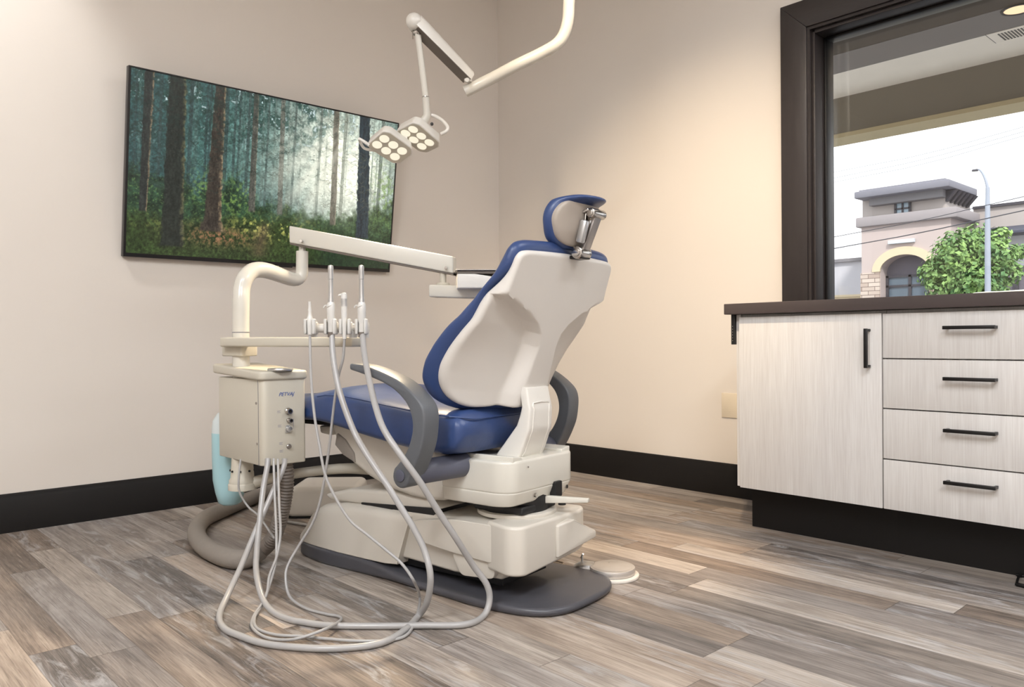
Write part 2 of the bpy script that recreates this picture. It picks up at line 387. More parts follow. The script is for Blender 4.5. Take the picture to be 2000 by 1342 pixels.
def pillow(outline, fr, top, bot, er=.02, rings=14, es=5, ctr=None):
    """closed pad over a 2D outline; top(a,b) and bot(a,b) heights, rim rounded by er. fr(a,b,h)->3D"""
    n = len(outline)
    cx, cy = ctr or (sum(p[0] for p in outline)/n, sum(p[1] for p in outline)/n)
    mb = MB(); rows = []
    def pos(i, s): # s = inset distance from the rim
        a, b = outline[i]; d = math.hypot(a-cx, b-cy); k = max(0, 1-s/d); return cx+(a-cx)*k, cy+(b-cy)*k
    def ring(k, f, sgn): # interior ring 0 centre .. rings
        r = []
        for i in range(n):
            a, b = outline[i]; d = math.hypot(a-cx, b-cy); q = (1-er/d)*k/rings
            a2, b2 = cx+(a-cx)*q, cy+(b-cy)*q; r.append(fr(a2, b2, f(a2, b2)))
        return r
    for k in range(1, rings+1): rows.append(ring(k, top, 1))
    for j in range(1, es+1):
        th = PI/2*j/es; r = []
        for i in range(n):
            a, b = pos(i, er*(1-math.sin(th))); ht, hb = top(a, b), bot(a, b); e = min(er, abs(ht-hb)*.49)
            r.append(fr(a, b, ht-e*(1-math.cos(th))*(1 if ht > hb else -1)))
        rows.append(r)
    for j in range(es, -1, -1):
        th = PI/2*j/es; r = []
        for i in range(n):
            a, b = pos(i, er*(1-math.sin(th))); ht, hb = top(a, b), bot(a, b); e = min(er, abs(ht-hb)*.49)
            r.append(fr(a, b, hb+e*(1-math.cos(th))*(1 if ht > hb else -1)))
        rows.append(r)
    for k in range(rings-1, 0, -1): rows.append(ring(k, bot, -1))
    mb.grid(rows, close_v=True)
    c0 = mb.bm.verts.new(V(fr(cx, cy, top(cx, cy)))); c1 = mb.bm.verts.new(V(fr(cx, cy, bot(cx, cy))))
    mb.bm.verts.ensure_lookup_table(); nv = len(rows)*n
    for i in range(n):
        mb.bm.faces.new((mb.bm.verts[(i+1) % n], mb.bm.verts[i], c0))
        mb.bm.faces.new((mb.bm.verts[nv-n+i], mb.bm.verts[nv-n+(i+1) % n], c1))
    return mb
def text_obj(name, body, size, mat, loc, rot, shear=0, ext=.0004, parent=None, label=None):
    cu = bpy.data.curves.new(name, 'FONT'); cu.body = body; cu.size = size; cu.extrude = ext; cu.shear = shear
    cu.align_x = 'CENTER'; cu.align_y = 'CENTER'
    t = bpy.data.objects.new(name, cu); COL.objects.link(t); bpy.context.view_layer.update()
    me = bpy.data.meshes.new_from_object(t.evaluated_get(bpy.context.evaluated_depsgraph_get()))
    bpy.data.objects.remove(t)
    o = link(name, me, mat, parent, label=label, smooth=0); o.location = loc; o.rotation_euler = rot
    return o

# ------------------------------------------------------------------ room shell
RX, RY, RH = 5.6, -5.2, 3.05
MB().box((0, RY, -.06), (RX, 0, 0)).done('floor', 'floor', kind='structure', smooth=0)
MB().box((0, RY, RH), (RX, 0, RH+.1)).done('ceiling', 'ceil', kind='structure', smooth=0)
MB().box((-.12, RY, 0), (0, .18, RH)).done('wall_left', 'wall', kind='structure', smooth=0)
WX0, WX1, WZ0, WZ1 = 2.005, 4.6, .86, 2.069
w = MB(); w.box((0, 0, 0), (WX0, .18, RH)); w.box((WX1, 0, 0), (RX, .18, RH)); w.box((WX0, 0, 0), (WX1, .18, WZ0)); w.box((WX0, 0, WZ1), (WX1, .18, RH))
w.done('wall_right', 'wall', kind='structure', smooth=0)
MB().box((0, RY-.12, 0), (RX, RY, RH)).done('wall_back', 'wall', kind='structure', smooth=0)
MB().box((RX, RY-.12, 0), (RX+.12, .18, RH)).done('wall_far_right', 'wall', kind='structure', smooth=0)
def baseboard(name, a, b, nrm):
    a, b, nrm = V(a), V(b), V(nrm)
    prof = [(0, 0), (.016, 0), (.016, .128), (.013, .134), (.011, .146), (.006, .152), (0, .152)]
    m = MB(); m.grid([[p+nrm*d+V((0, 0, h)) for d, h in prof] for p in (a, b)], close_v=True, cap0=True, cap1=True)
    m.done(name, 'base_board', kind='structure', smooth=30)
baseboard('baseboard_left', (0.0005, RY, 0), (0.0005, 0, 0), (1, 0, 0))
baseboard('baseboard_right', (.017, -.0005, 0), (1.93, -.0005, 0), (0, -1, 0))

# window: casing, jamb, sash strip and pane
wn = empty('window_1', (WX0, 0, WZ0), kind='structure'); wn['label'] = 'large dark framed window above the counter'
def W_(x, y, z): return (x-WX0, y, z-WZ0)
cw = .118
fr = lambda a, b, d: W_(a, d, b)
m = MB(); m.prism([(WX0-cw, .872), (WX0, .872), (WX0, WZ1), (WX0-cw, WZ1+cw)], fr, -.022, 0, .002, 2); m.done('casing', 'casing', wn, smooth=30)
m = MB(); m.prism([(WX0-cw, WZ1+cw+.0005), (WX0+.0005, WZ1+.0005), (WX1, WZ1), (WX1+cw, WZ1+cw)], fr, -.022, 0, .002, 2); m.done('head_casing', 'casing_h', wn, smooth=30)
m = MB(); m.prism([(WX1, .872), (WX1+cw, .872), (WX1+cw, WZ1+cw), (WX1, WZ1)], fr, -.022, 0, .002, 2); m.done('casing', 'casing', wn, smooth=30)
m = MB()
m.box(W_(WX0, -.012, WZ0), W_(WX0+.012, .18, WZ1)); m.box(W_(WX0+.012, .004, WZ0), W_(WX0+.026, .18, WZ1-.02), .003, 2)
m.box(W_(WX1-.026, .0, WZ0), W_(WX1, .18, WZ1))
m.done('side_jamb', 'casing', wn, smooth=30)
m = MB(); m.box(W_(WX0+.012, -.012, WZ1-.012), W_(WX1-.02, .18, WZ1)); m.box(W_(WX0+.026, .004, WZ1-.028), W_(WX1-.026, .18, WZ1-.012), .003, 2)
m.box(W_(WX0+.02, .0, WZ0), W_(WX1-.02, .18, WZ0+.012)); m.done('head_jamb', 'casing_h', wn, smooth=30)
m = MB(); x0, x1, z0, z1 = WX0+.026, WX1-.026, WZ0+.012, WZ1-.028
for (a, b) in (((x0, .085, z0), (x0+.010, .135, z1)), ((x1-.012, .085, z0), (x1, .135, z1)), ((x0+.01, .085, z1-.010), (x1-.012, .135, z1)), ((x0+.01, .085, z0), (x1-.012, .135, z0+.015))):
    m.box(W_(*a), W_(*b), .002, 2)
m.done('sash', 'blackmetal', wn, smooth=30)
MB().box(W_(x0+.008, .108, z0+.012), W_(x1-.01, .114, z1-.008)).done('pane', 'glass', wn, smooth=0)

# ------------------------------------------------------------------ television
def forest(nx, ny):
    rs = np.random.RandomState(3)
    def vn(sx, sy, seed, oct=4, g=.5):
        out = np.zeros((ny, nx)); amp, tot = 1., 0
        for o in range(oct):
            r = np.random.RandomState(seed+o); hx, hy = max(2, int(sx*2**o)), max(2, int(sy*2**o))
            G = r.rand(hy+2, hx+2)
            yy = np.linspace(0, hy, ny); xx = np.linspace(0, hx, nx); yi = np.minimum(yy.astype(int), hy-1+1); xi = xx.astype(int)
            fy = (yy-yi)[:, None]; fx = (xx-xi)[None, :]; fy = fy*fy*(3-2*fy); fx = fx*fx*(3-2*fx)
            a = G[yi][:, xi]; b = G[yi][:, np.minimum(xi+1, hx+1)]; c = G[np.minimum(yi+1, hy+1)][:, xi]; d = G[np.minimum(yi+1, hy+1)][:, np.minimum(xi+1, hx+1)]
            out += amp*((a*(1-fx)+b*fx)*(1-fy)+(c*(1-fx)+d*fx)*fy); tot += amp; amp *= g
        return out/tot
    u = np.linspace(0, 1, nx)[None, :]*np.ones((ny, 1)); v = np.linspace(0, 1, ny)[:, None]*np.ones((1, nx))
    S = lambda a, b, x: (lambda t: t*t*(3-2*t))(np.clip((x-a)/(b-a), 0, 1))
    C = lambda r, g, b: np.array([r, g, b], float)/255
    def mixi(img, col, f): return img*(1-f[..., None])+np.asarray(col)*f[..., None]
    # misty backdrop: teal at left, pale glow to the right
    glow = np.exp(-(((u-.78)/.27)**2+((v-.66)/.46)**2))
    img = np.ones((ny, nx, 3))*C(42, 68, 68)
    img = mixi(img, C(84, 124, 118), np.clip(np.exp(-(((u-.33)/.2)**2+((v-.66)/.3)**2)), 0, 1)*.75)
    img = mixi(img, C(226, 228, 210), np.clip(glow*1.12, 0, 1))
    fol = vn(60, 34, 11, 4, .6); fol2 = vn(24, 14, 40, 4, .6)
    img *= (.62+.76*fol+.25*glow*(1-fol))[..., None]
    # canopy
    can = S(.55, .95, v+.25*(fol2-.5))*(1-.75*S(.55, .85, u))
    img = mixi(img, C(34, 62, 56), can*S(.42, .58, fol2)*.8)
    sp = S(.56, .66, vn(120, 68, 71, 3, .6))*S(.5, .95, v)*S(.48, .62, fol2)
    img = mixi(img, C(205, 222, 226), sp*.85*(1-.4*S(.7, 1, u)))
    # thin far trunks
    def trunk(u0, u1, v0, w0, w1, col, light=None, a=1., side=.5, flare=0):
        nonlocal img
        t = np.clip((v-v0)/(1-v0), 0, 1); c = u0*(1-t)+u1*t; hw = (w0*(1-t)+w1*t)/2*(1+flare*np.exp(-(v-v0)/.05))
        e = (u-c)/hw+(.35*(vn(160, 40, int(u0*977), 2)-.5)); f = (1-S(.86, 1.06, np.abs(e)))*S(v0-.012, v0+.006, v)*a
        tex = vn(150, 24, int(u0*1311)+5, 4, .7)
        cc = np.asarray(col)[None, None]*(.62+.76*tex)[..., None]
        if light is not None:
            k = .8*S(.5, .95, e)*S(.30, .66, vn(60, 60, int(u0*777), 3)+.18*side)
            cc = cc*(1-k[..., None])+np.asarray(light)*k[..., None]
        img = img*(1-f[..., None])+cc*f[..., None]
    for i in range(26):
        x = rs.rand(); g = math.exp(-((x-.74)/.25)**2)
        trunk(x, x+.01*(rs.rand()-.5), .25+.1*rs.rand(), .006+.006*rs.rand(), .004+.005*rs.rand(), C(70, 92, 88)*(1-g)+C(165, 172, 158)*g, a=.55)
    for x, w_, g in ((.187, .012, 0), (.24, .009, 0), (.251, .008, 0), (.09, .010, 0), (.015, .007, 0), (.307, .014, .05), (.337, .009, .1), (.353, .007, .1), (.386, .011, .15), (.457, .008, .2), (.662, .011, .5), (.765, .014, .75), (.93, .015, .5), (.56, .009, .3)):
        trunk(x, x+.004, .3, w_*1.1, w_, C(48, 66, 66)*(1-g)+C(150, 152, 136)*g, a=.85)
    # shrub layer
    sh = vn(46, 26, 91, 5, .62); top = .42-.10*S(.3, .6, u)+.10*S(.80, .95, u)+.16*(vn(9, 2, 5, 3)-.5)
    f = 1-S(top-.05, top+.05, v+.18*(sh-.5))
    g2 = C(34, 54, 38)*(1-glow[..., None]*.6)+C(120, 132, 92)*(glow[..., None]*.6)
    img = img*(1-f[..., None]*.95)+(g2*(.35+1.35*sh[..., None]))*f[..., None]*.95
    spk = S(.60, .74, vn(150, 90, 77, 2, .6))*f*(1-.6*S(.0, .2, .2-v))
    img = mixi(img, C(96, 124, 74), spk*.55)
    bush = np.exp(-(((u-.36)/.055)**2+((v-.36)/.11)**2)) + .8*np.exp(-(((u-.24)/.05)**2+((v-.40)/.10)**2))+.7*np.exp(-(((u-.96)/.06)**2+((v-.5)/.2)**2))
    lf = vn(95, 55, 123, 3, .6)
    img = mixi(img, C(112, 142, 72), np.clip(bush, 0, 1)*S(.48, .66, lf)*.9)
    # floor of the wood
    fl = 1-S(.18, .30, v+.10*(sh-.5)+.03*np.sin(u*9))
    gr = vn(120, 60, 201, 4, .7); leaf = np.exp(-(((u-.30)/.13)**2+((v-.13)/.055)**2))
    fc = C(46, 60, 32)*(.35+1.3*gr[..., None]); img = img*(1-fl[..., None])+fc*fl[..., None]
    img = mixi(img, C(170, 172, 92), fl*S(.5, .7, vn(80, 44, 250, 4, .65))*np.clip(np.exp(-(((u-.5)/.17)**2+((v-.22)/.09)**2))*1.2+.35*np.exp(-(((u-.08)/.1)**2+((v-.2)/.06)**2)), 0, 1))
    img = mixi(img, C(150, 100, 78), np.clip(leaf, 0, 1)*S(.42, .62, gr)*.85)
    img = mixi(img, C(92, 74, 60), np.exp(-(((u-(.44+.10*(v)))/(.022+.03*(.3-v)))**2))*fl*.55*S(0, .05, v)*(1-S(.2, .27, v)))
    img = mixi(img, C(20, 44, 36), fl*S(.62, .75, u)*.55)
    # main trunks
    trunk(.518, .512, .30, .020, .017, C(92, 92, 84), a=.9)
    trunk(.735, .727, .27, .026, .024, C(92, 86, 76), C(140, 130, 110), a=.92)
    trunk(.412, .412, .30, .026, .019, C(72, 72, 66), C(130, 124, 104), side=.2)
    trunk(.868, .849, .20, .060, .046, C(44, 54, 60))
    trunk(.048, .056, .24, .026, .031, C(40, 44, 42), C(150, 126, 98), side=.7)
    trunk(.273, .286, .16, .060, .037, C(56, 50, 44), C(160, 138, 106), side=.6, flare=.55)
    trunk(.143, .144, .055, .074, .056, C(32, 38, 34), C(104, 100, 72), side=.5, flare=.1)
    # drooping twigs and dead branches
    yy, xx = np.mgrid[0:ny, 0:nx]
    for i in range(230):
        u0 = rs.choice([.05, .144, .28, .412, .515, .73, .86, rs.rand(), rs.rand(), rs.rand()])+.01*rs.randn(); v0 = .34+.62*rs.rand(); ln = (.02+.06*rs.rand())*rs.choice([-1, 1]); dr = -.35*rs.rand()-.1*(rs.rand()-.3)
        g = math.exp(-((u0-.76)/.2)**2); cc = C(40, 48, 44)*(1-g*.7)+C(120, 118, 100)*g*.7
        for t in np.linspace(0, 1, 46):
            x = int((u0+ln*t)*nx); y = int((v0+(ln if ln > 0 else -ln)*dr*t*1.2+.008*math.sin(t*9+i))*ny)
            if 1 <= x < nx-1 and 1 <= y < ny-1: a = .62*(1-.6*t); img[y, x] = img[y, x]*(1-a)+cc*a; img[y-1, x] = img[y-1, x]*(1-a*.4)+cc*a*.4
    # fine leaf texture
    lt = vn(210, 120, 501, 2, .6); lk = S(.30, .46, v)*.0+1
    img *= (1+.55*(lt-.5)*(1-.65*glow))[..., None]
    dk = S(.53, .66, vn(70, 44, 611, 4, .65))*S(.42, .8, v)*(1-S(.55, .8, u)); img = mixi(img, C(26, 46, 42), dk*.45)
    # light shafts and mist
    ang = np.arctan2(v-.98, u-.80); ray = .5+.5*np.sin(ang*34+1.2*np.sin(ang*13))
    sh2 = np.exp(-(((u-.66)/.17)**2+((v-.58)/.26)**2))*(.25+.55*ray)
    img = mixi(img, C(232, 232, 214), np.clip(sh2*.85, 0, 1)*(1-.8*((np.abs(u-.858) < .028) & (v > .2))))
    br = S(.66, .78, vn(70, 110, 333, 3, .7))*S(.35, .5, v)
    img = mixi(img, C(40, 54, 48), br*.35)
    return np.clip(img, 0, 1)**2.2
TVC = V((.03, -2.183, 1.112)); TW, TH = 1.353, .795
tilt = math.atan2(.105, .788)
tv = empty('television', TVC, label='wide wall-mounted television showing a misty forest with sunbeams', cat='television')
def TF(a, b, d): # across, up the screen, out of the screen
    return (math.sin(tilt)*b+math.cos(tilt)*d, a, math.cos(tilt)*b-math.sin(tilt)*d)
m = MB(); m.prism([(0, 0), (TW, 0), (TW, TH), (0, TH)], TF, -.028, .0, .002, 2); m.prism([(.2, .08), (TW-.2, .08), (TW-.2, .5), (.2, .5)], TF, -.028-.012, -.027, .006, 2)
m.done('housing', 'tvblack', tv, smooth=30)
m = MB(); e = .010
for p in ([(0, 0), (TW, 0), (TW, .017), (0, .017)], [(0, TH-.007), (TW, TH-.007), (TW, TH), (0, TH)], [(0, .017), (e, .017), (e, TH-.007), (0, TH-.007)], [(TW-.008, .017), (TW, .017), (TW, TH-.007), (TW-.008, TH-.007)]):
    m.prism(p, TF, -.002, .004, .001, 1)
m.done('bezel', 'tvblack', tv, smooth=30)
m = MB(); m.prism([(.72, -.006), (.78, -.006), (.785, .004), (.715, .004)], TF, -.012, .006, .001, 1); m.done('sensor_bar', 'black', tv, smooth=30)
m = MB(); m.box((-.0295, .42, .30), (-.012, .92, .36), .003); m.box((-.0295, .6, .20), (-.012, .75, .46), .003); m.done('wall_bracket', 'blackmetal', tv, smooth=30)
nx, ny = 640, 376
img = forest(nx, ny)
gx = np.linspace(e, TW-.008, nx); gz = np.linspace(.017, TH-.007, ny)
A, Bz = np.meshgrid(gx, gz); d = .001
co = np.stack([math.sin(tilt)*Bz+math.cos(tilt)*d, A, math.cos(tilt)*Bz-math.sin(tilt)*d], -1).reshape(-1, 3)
me = bpy.data.meshes.new('screen'); me.vertices.add(nx*ny); me.vertices.foreach_set('co', co.ravel())
idx = np.arange(nx*ny).reshape(ny, nx); q = np.stack([idx[:-1, :-1], idx[:-1, 1:], idx[1:, 1:], idx[1:, :-1]], -1).reshape(-1, 4)
me.loops.add(q.size); me.polygons.add(len(q)); me.polygons.foreach_set('loop_start', np.arange(0, q.size, 4)); me.polygons.foreach_set('vertices', q.ravel())
me.update(calc_edges=True)
ca = me.color_attributes.new('picture', 'FLOAT_COLOR', 'POINT'); ca.data.foreach_set('color', np.concatenate([img.reshape(-1, 3), np.ones((nx*ny, 1))], 1).astype(np.float32).ravel())
ms, nt, b = new_mat('lit_screen'); at = N(nt, 'ShaderNodeAttribute', attribute_name='picture')
b.inputs['Base Color'].default_value = (.01, .01, .01, 1); b.inputs['Roughness'].default_value = .25
L(nt, at.outputs[0], b.inputs['Emission Color']); b.inputs['Emission Strength'].default_value = 1.2
o = bpy.data.objects.new('screen', me); COL.objects.link(o); me.materials.append(ms); o.parent = tv
o['label'] = 'lit screen with forest picture'

# ------------------------------------------------------------------ cabinets
def bar_handle(name, a, b, out, parent, r=.0055):
    a, b, out = V(a), V(b), V(out); m = MB(); d = (b-a).normalized(); s = d.cross(out.normalized())
    def blk(p, q, w): 
        ax = (q-p).normalized(); u1 = d if abs(ax.dot(d)) < .5 else out.normalized(); u2 = ax.cross(u1)
        pts = [p+u1*i*w+u2*j*w for i, j in ((-1,-1),(1,-1),(1,1),(-1,1))]+[q+u1*i*w+u2*j*w for i, j in ((-1,-1),(1,-1),(1,1),(-1,1))]
        m.hexa(pts, .0012, 2)
    blk(a+out, b+out, r); blk(a+d*r, a+d*r+out*.95, r*.8); blk(b-d*r, b-d*r+out*.95, r*.8)
    return m.done(name, 'blackmetal', parent, smooth=30)
FY = -.548; CZ0, CZ1 = .17, .826
cab = empty('base_cabinet', (1.985, -.56, 0), label='white woodgrain base cabinet with one tall door, left end of the counter', cat='cabinet')
def cabf(x, y, z): return (x-1.985, y+.56, z)
cabd = empty('base_cabinet', (2.533, -.56, 0), label='white woodgrain base cabinet with four stacked drawers under the window', cat='cabinet')
def cabg(x, y, z): return (x-2.533, y+.56, z)
m = MB(); m.box(cabf(1.9805, FY+.002, CZ0), cabf(2.0, -.001, .83), .001, 1); m.box(cabf(2.0, FY+.02, CZ0), cabf(2.537, -.02, .829)); m.done('body', 'cab', cab, smooth=0)
dr = MB(); dr.box(cabf(2.0045, FY-.019, CZ0), cabf(2.5365, FY+.001, CZ1-.006), .0015, 2); dr = dr.done('door', 'cab', cab, smooth=30)
bar_handle('handle', cabf(2.497, FY-.0185, .637), cabf(2.497, FY-.0185, .769), (0, -.03, 0), dr)
MB().box(cabf(1.99, -.455, 0), cabf(2.5384, -.43, .17)).done('toe_kick', 'base_board', cab, smooth=0)
m = MB(); m.box(cabg(2.5395, FY+.02, CZ0), cabg(3.40, -.02, .829)); m.done('body', 'cab', cabd, smooth=0)
MB().box(cabg(2.5385, -.455, 0), cabg(3.40, -.43, .17)).done('toe_kick', 'base_board', cabd, smooth=0)
zs = [.170, .3375, .5050, .6705, .822]
for i in range(4):
    d = MB(); d.box(cabg(2.5405, FY-.019, zs[i]), cabg(3.40, FY+.001, zs[i+1]-.004), .0015, 2); d = d.done('drawer_front', 'cab', cabd, smooth=30)
    zc = (.286, .448, .609, .768)[i]
    bar_handle('handle', cabg(2.735, FY-.0185, zc), cabg(2.880, FY-.0185, zc), (0, -.03, 0), d)
m = MB(); m.box((3.403, FY+.02, CZ0), (4.6, -.02, .829)); m.box((3.403, -.455, 0), (4.6, -.43, .17)); m.box((3.403, FY-.019, CZ0), (4.0, FY+.001, .822), .0015); m.box((4.003, FY-.019, CZ0), (4.6, FY+.001, .822), .0015)
m.done('base_cabinet', 'cab', label='white base cabinet at the right end of the counter', cat='cabinet', smooth=0)
ct = empty('countertop', (1.978, -.595, .8305), label='dark umber countertop running under the window on white cabinets', cat='countertop')
m = MB(); m.box((-.022, 0, 0), (2.62, .594, .041), .003, 3); m.done('slab', 'counter', ct, smooth=30)
m = MB(); m.box((-.012, .035, -.115), (.002, .065, 0), .001, 1); m.done('support_bracket', 'black', ct, label='black perforated bracket under the counter end', smooth=30)
m = MB()
for k in range(6): m.cyl((-.005, .034, -.045-.011*k), (-.005, .0355, -.045-.011*k), .0016, 10)
split_done(m, 'screw', 'steel', ct, smooth=30)

# wall plate beside the cabinet
wp = empty('wall_plate', (1.61, 0, .367), label='blank beige wall plate low on the wall beside the cabinet', cat='wall plate')
m = MB(); m.box((-.042, -.006, 0), (.048, -.0002, .115), .002, 2); m.done('cover', 'plate', wp, smooth=30)
m = MB(); m.cyl((0, -.0075, .03), (0, -.005, .03), .003, 12); m.cyl((0, -.0075, .085), (0, -.005, .085), .003, 12); split_done(m, 'screw', 'plate', wp, smooth=30)

# ------------------------------------------------------------------ dental chair (local frame: x to the foot end, y to the patient's left, z up)
chair = empty('dental_chair', (2.12, -1.61, 0), math.radians(190.5), label='blue upholstered dental chair with cream shell seen from behind', cat='dental chair')
I3 = lambda a, b, d: (a, b, d)
XZ = lambda a, b, d: (a, d, b)      # profile in x,z extruded across y
YZ = lambda a, b, d: (d, a, b)
# base plate
out = smooth_poly([(-.042, -.10), (-.045, .04), (-.03, .115), (.01, .165), (.08, .192), (.2, .202), (.34, .193), (.46, .184), (.6, .174), (.75, .172), (.9, .168), (1.0, .150), (1.06, .126), (1.085, .06), (1.085, -.06), (1.06, -.14), (1.0, -.17), (.85, -.19), (.6, -.19), (.4, -.2), (.22, -.225), (.08, -.22), (-.0, -.185)], 5)
zt = lambda a, b: .024+.026*sst(.45, .72, a)
pillow(out, I3, zt, lambda a, b: .001, .014, 10, 4, ctr=(.5, -.01)).done('base_plate', 'basegrey', chair, smooth=60)
# front base cover
def loft(secs, cap=True):
    mb = MB(); mb.grid(secs, close_v=True, cap0=cap, cap1=cap); return mb
def rrect(y0, y1, z0, z1, r, n=5, x=0, sx=0):
    """rounded section in the y,z plane at x; sx slants the top forward"""
    pl = round_poly([(y0, z0), (y1, z0), (y1, z1), (y0, z1)], r if isinstance(r, (list, tuple)) else r, n)
    return [(x+sx*(b-z0), a, b) for a, b in pl]
S_ = []
for x, hw, z0, z1, r in ((.555, .150, .052, .205, .02), (.60, .158, .05, .213, .03), (.7, .16, .05, .214, .035), (.82, .158, .05, .208, .04), (.93, .150, .05, .188, .04), (.985, .143, .05, .160, .04), (1.02, .137, .05, .110, .03), (1.05, .128, .05, .075, .01), (1.062, .12, .05, .058, .003)):
    S_.append(rrect(-hw, hw, z0, z1, [.004, .004, r, r], 5, x, -.32 if x < .6 else (-.15 if x < .65 else 0)))
# sloping waist: pull lower part outwards
for sct in S_:
    for i, (x, y, z) in enumerate(sct):
        k = 1-sst(.05, .14, z); sct[i] = (x-.0*k, y*(1+.06*k), z)
loft(S_).done('front_cover', 'cream', chair, smooth=50)
# dark seam above the front cover / upper lid plate
m = MB(); m.prism([(.56, .214), (.9, .206), (.93, .222), (.80, .256), (.60, .268), (.45, .262), (.40, .235)], XZ, -.13, .13, .02, 4); m.done('top_cover', 'cream', chair, smooth=50)
m = MB(); m.prism([(.42, .206), (.74, .212), (.74, .218), (.42, .238)], XZ, -.135, .135, .002); m.done('cover_seam', 'black', chair, smooth=30)
# lift arm body and telescoping side covers
m = MB(); m.prism([(.16, .068), (.34, .060), (.56, .070), (.61, .2), (.60, .216), (.30, .222), (.16, .228)], XZ, -.138, .138, .018, 4); m.done('lift_arm_cover', 'cream', chair, smooth=50)
m = MB(); m.prism(round_poly([(.175, .072), (.30, .062), (.335, .125), (.175, .13)], .02), XZ, -.155, .155, .010, 3)
m.prism(round_poly([(.17, .118), (.34, .128), (.47, .142), (.49, .198), (.32, .224), (.17, .226)], .02), XZ, -.165, .165, .014, 4); split_done(m, 'side_cover', 'cream', chair, smooth=50)
m = MB(); m.prism([(.18, .04), (.62, .04), (.62, .10), (.18, .10)], XZ, -.11, .11, .004); m.done('lift_linkage', 'black', chair, smooth=30)
# rear block
poly = round_poly([(.20, .158), (.105, .188), (.068, .165), (.058, -.12), (.085, -.178), (.20, -.16)], [.01, .03, .03, .03, .03, .01], 6)
m = MB(); m.prism(poly, I3, .118, .234, .012, 4)
for v in m.bm.verts:
    if v.co.z < .16: v.co.z -= .02*sst(-.17, .05, v.co.y)
m.done('rear_housing', 'cream', chair, smooth=50)
# wedge fairing on the rear face
A0 = [(.015, .212), (-.045, .222), (-.075, .205), (-.12, .192), (-.148, .182), (-.148, .150), (.015, .118)]
vs = [(.066, y, z) for y, z in A0]+[(.058-(.034 if y < -.08 else (.022 if y < -.03 else .004)), y, z-(.012 if y < -.08 and z > .17 else 0)) for y, z in A0]
n = len(A0); fs = [tuple(range(n))[::-1], tuple(range(n, 2*n))]+[(i, (i+1) % n, n+(i+1) % n, n+i) for i in range(n)]
m = MB(); _, f = m._add(vs, fs); m._bevel(f, .007, 3); m.done('fairing', 'cream', chair, smooth=50)
# pivot between rear housing and upper carriage
m = MB(); m.cyl((.21, 0, .232), (.21, 0, .244), .118, 36, .003); m.done('pivot_ring', 'cream', chair, smooth=40)
m = MB(); m.cyl((.215, 0, .236), (.215, 0, .30), .10, 32, .004); m.box((.12, -.075, .246), (.30, .095, .268), .006); m.cyl((.115, -.10, .245), (.115, -.10, .262), .012, 14); m.done('pivot', 'black', chair, smooth=40)
m = MB(); m.hexa([(.15, -.03, .262), (.13, -.012, .262), (-.015, -.035, .276), (-.012, -.052, .276), (.15, -.03, .284), (.13, -.012, .284), (-.015, -.035, .288), (-.012, -.052, .288)], .003, 2); m.done('swivel_brake_lever', 'cream2', chair, smooth=40)
# upper carriage (hub)
pl = round_poly([(.36, .168), (.15, .172), (.108, .145), (.10, -.135), (.14, -.168), (.36, -.165)], [.01, .05, .04, .04, .05, .01], 6)
m = MB(); m.prism(pl, I3, .315, .405, .012, 4); 
m.prism(pl, I3, .318, .276, .006, 3, scale=.94, off=(.012, 0)); m.done('carriage_cover', 'cream2', chair, smooth=50)
m = MB(); m.prism(round_poly([(-.035, .279), (-.07, .279), (-.07, .325), (-.035, .325)], .006), YZ, .094, .115, .001, 1); m.done('lever_slot', 'black', chair, smooth=30)
m = MB()
for y, z in ((.045, .298), (-.115, .298)): m.cyl((.106, y, z), (.112, y, z), .006, 12)
m.cyl((.101, .09, .385), (.104, .09, .385), .0025, 8)
split_done(m, 'screw', 'steel', chair, smooth=30)
m = MB(); m.prism(round_poly([(-.145, .40), (-.10, .40), (-.10, .412), (-.145, .418)], .004), YZ, .115, .35, .004); m.prism(round_poly([(.10, .40), (.145, .40), (.145, .418), (.10, .412)], .004), YZ, .115, .35, .004); split_done(m, 'carriage_rail', 'cream2', chair, smooth=40)
# seat under-frame ("belly")
prof = [(0.8614,0.15,0.4506), (0.8442,0.15,0.411), (0.8119,0.15,0.3729), (0.7579,0.15,0.3407), (0.691,0.15,0.3091), (0.6283,0.15,0.2878), (0.5607,0.15,0.2743), (0.506,0.15,0.2662), (0.4317,0.15,0.2624), (0.3641,0.15,0.2672)]
pf = [(p[0], p[2]) for p in prof]+[(.33, .40), (.45, .425), (.6, .45), (.8, .478), (.87, .478)]
m = MB(); m.prism(pf, XZ, -.15, .15, .018, 4); m.done('seat_frame', 'cream', chair, smooth=50)
m = MB(); m.prism([(.84, .40), (.80, .37), (.745, .35), (.75, .38), (.79, .42), (.83, .44)], XZ, -.157, .157, .004); m.done('frame_recess', 'sleeve', chair, smooth=40)
m = MB(); m.prism([(.88, .455), (.95, .455), (.945, .43), (.89, .425)], XZ, -.13, .13, .006); m.done('stop_block', 'cream', chair, smooth=40)
m = MB(); m.box((.86, -.16, .462), (1.32, .16, .478), .004); m.box((.93, -.17, .470), (1.30, .17, .476), .002); m.done('legrest_plate', 'black', chair, smooth=40)
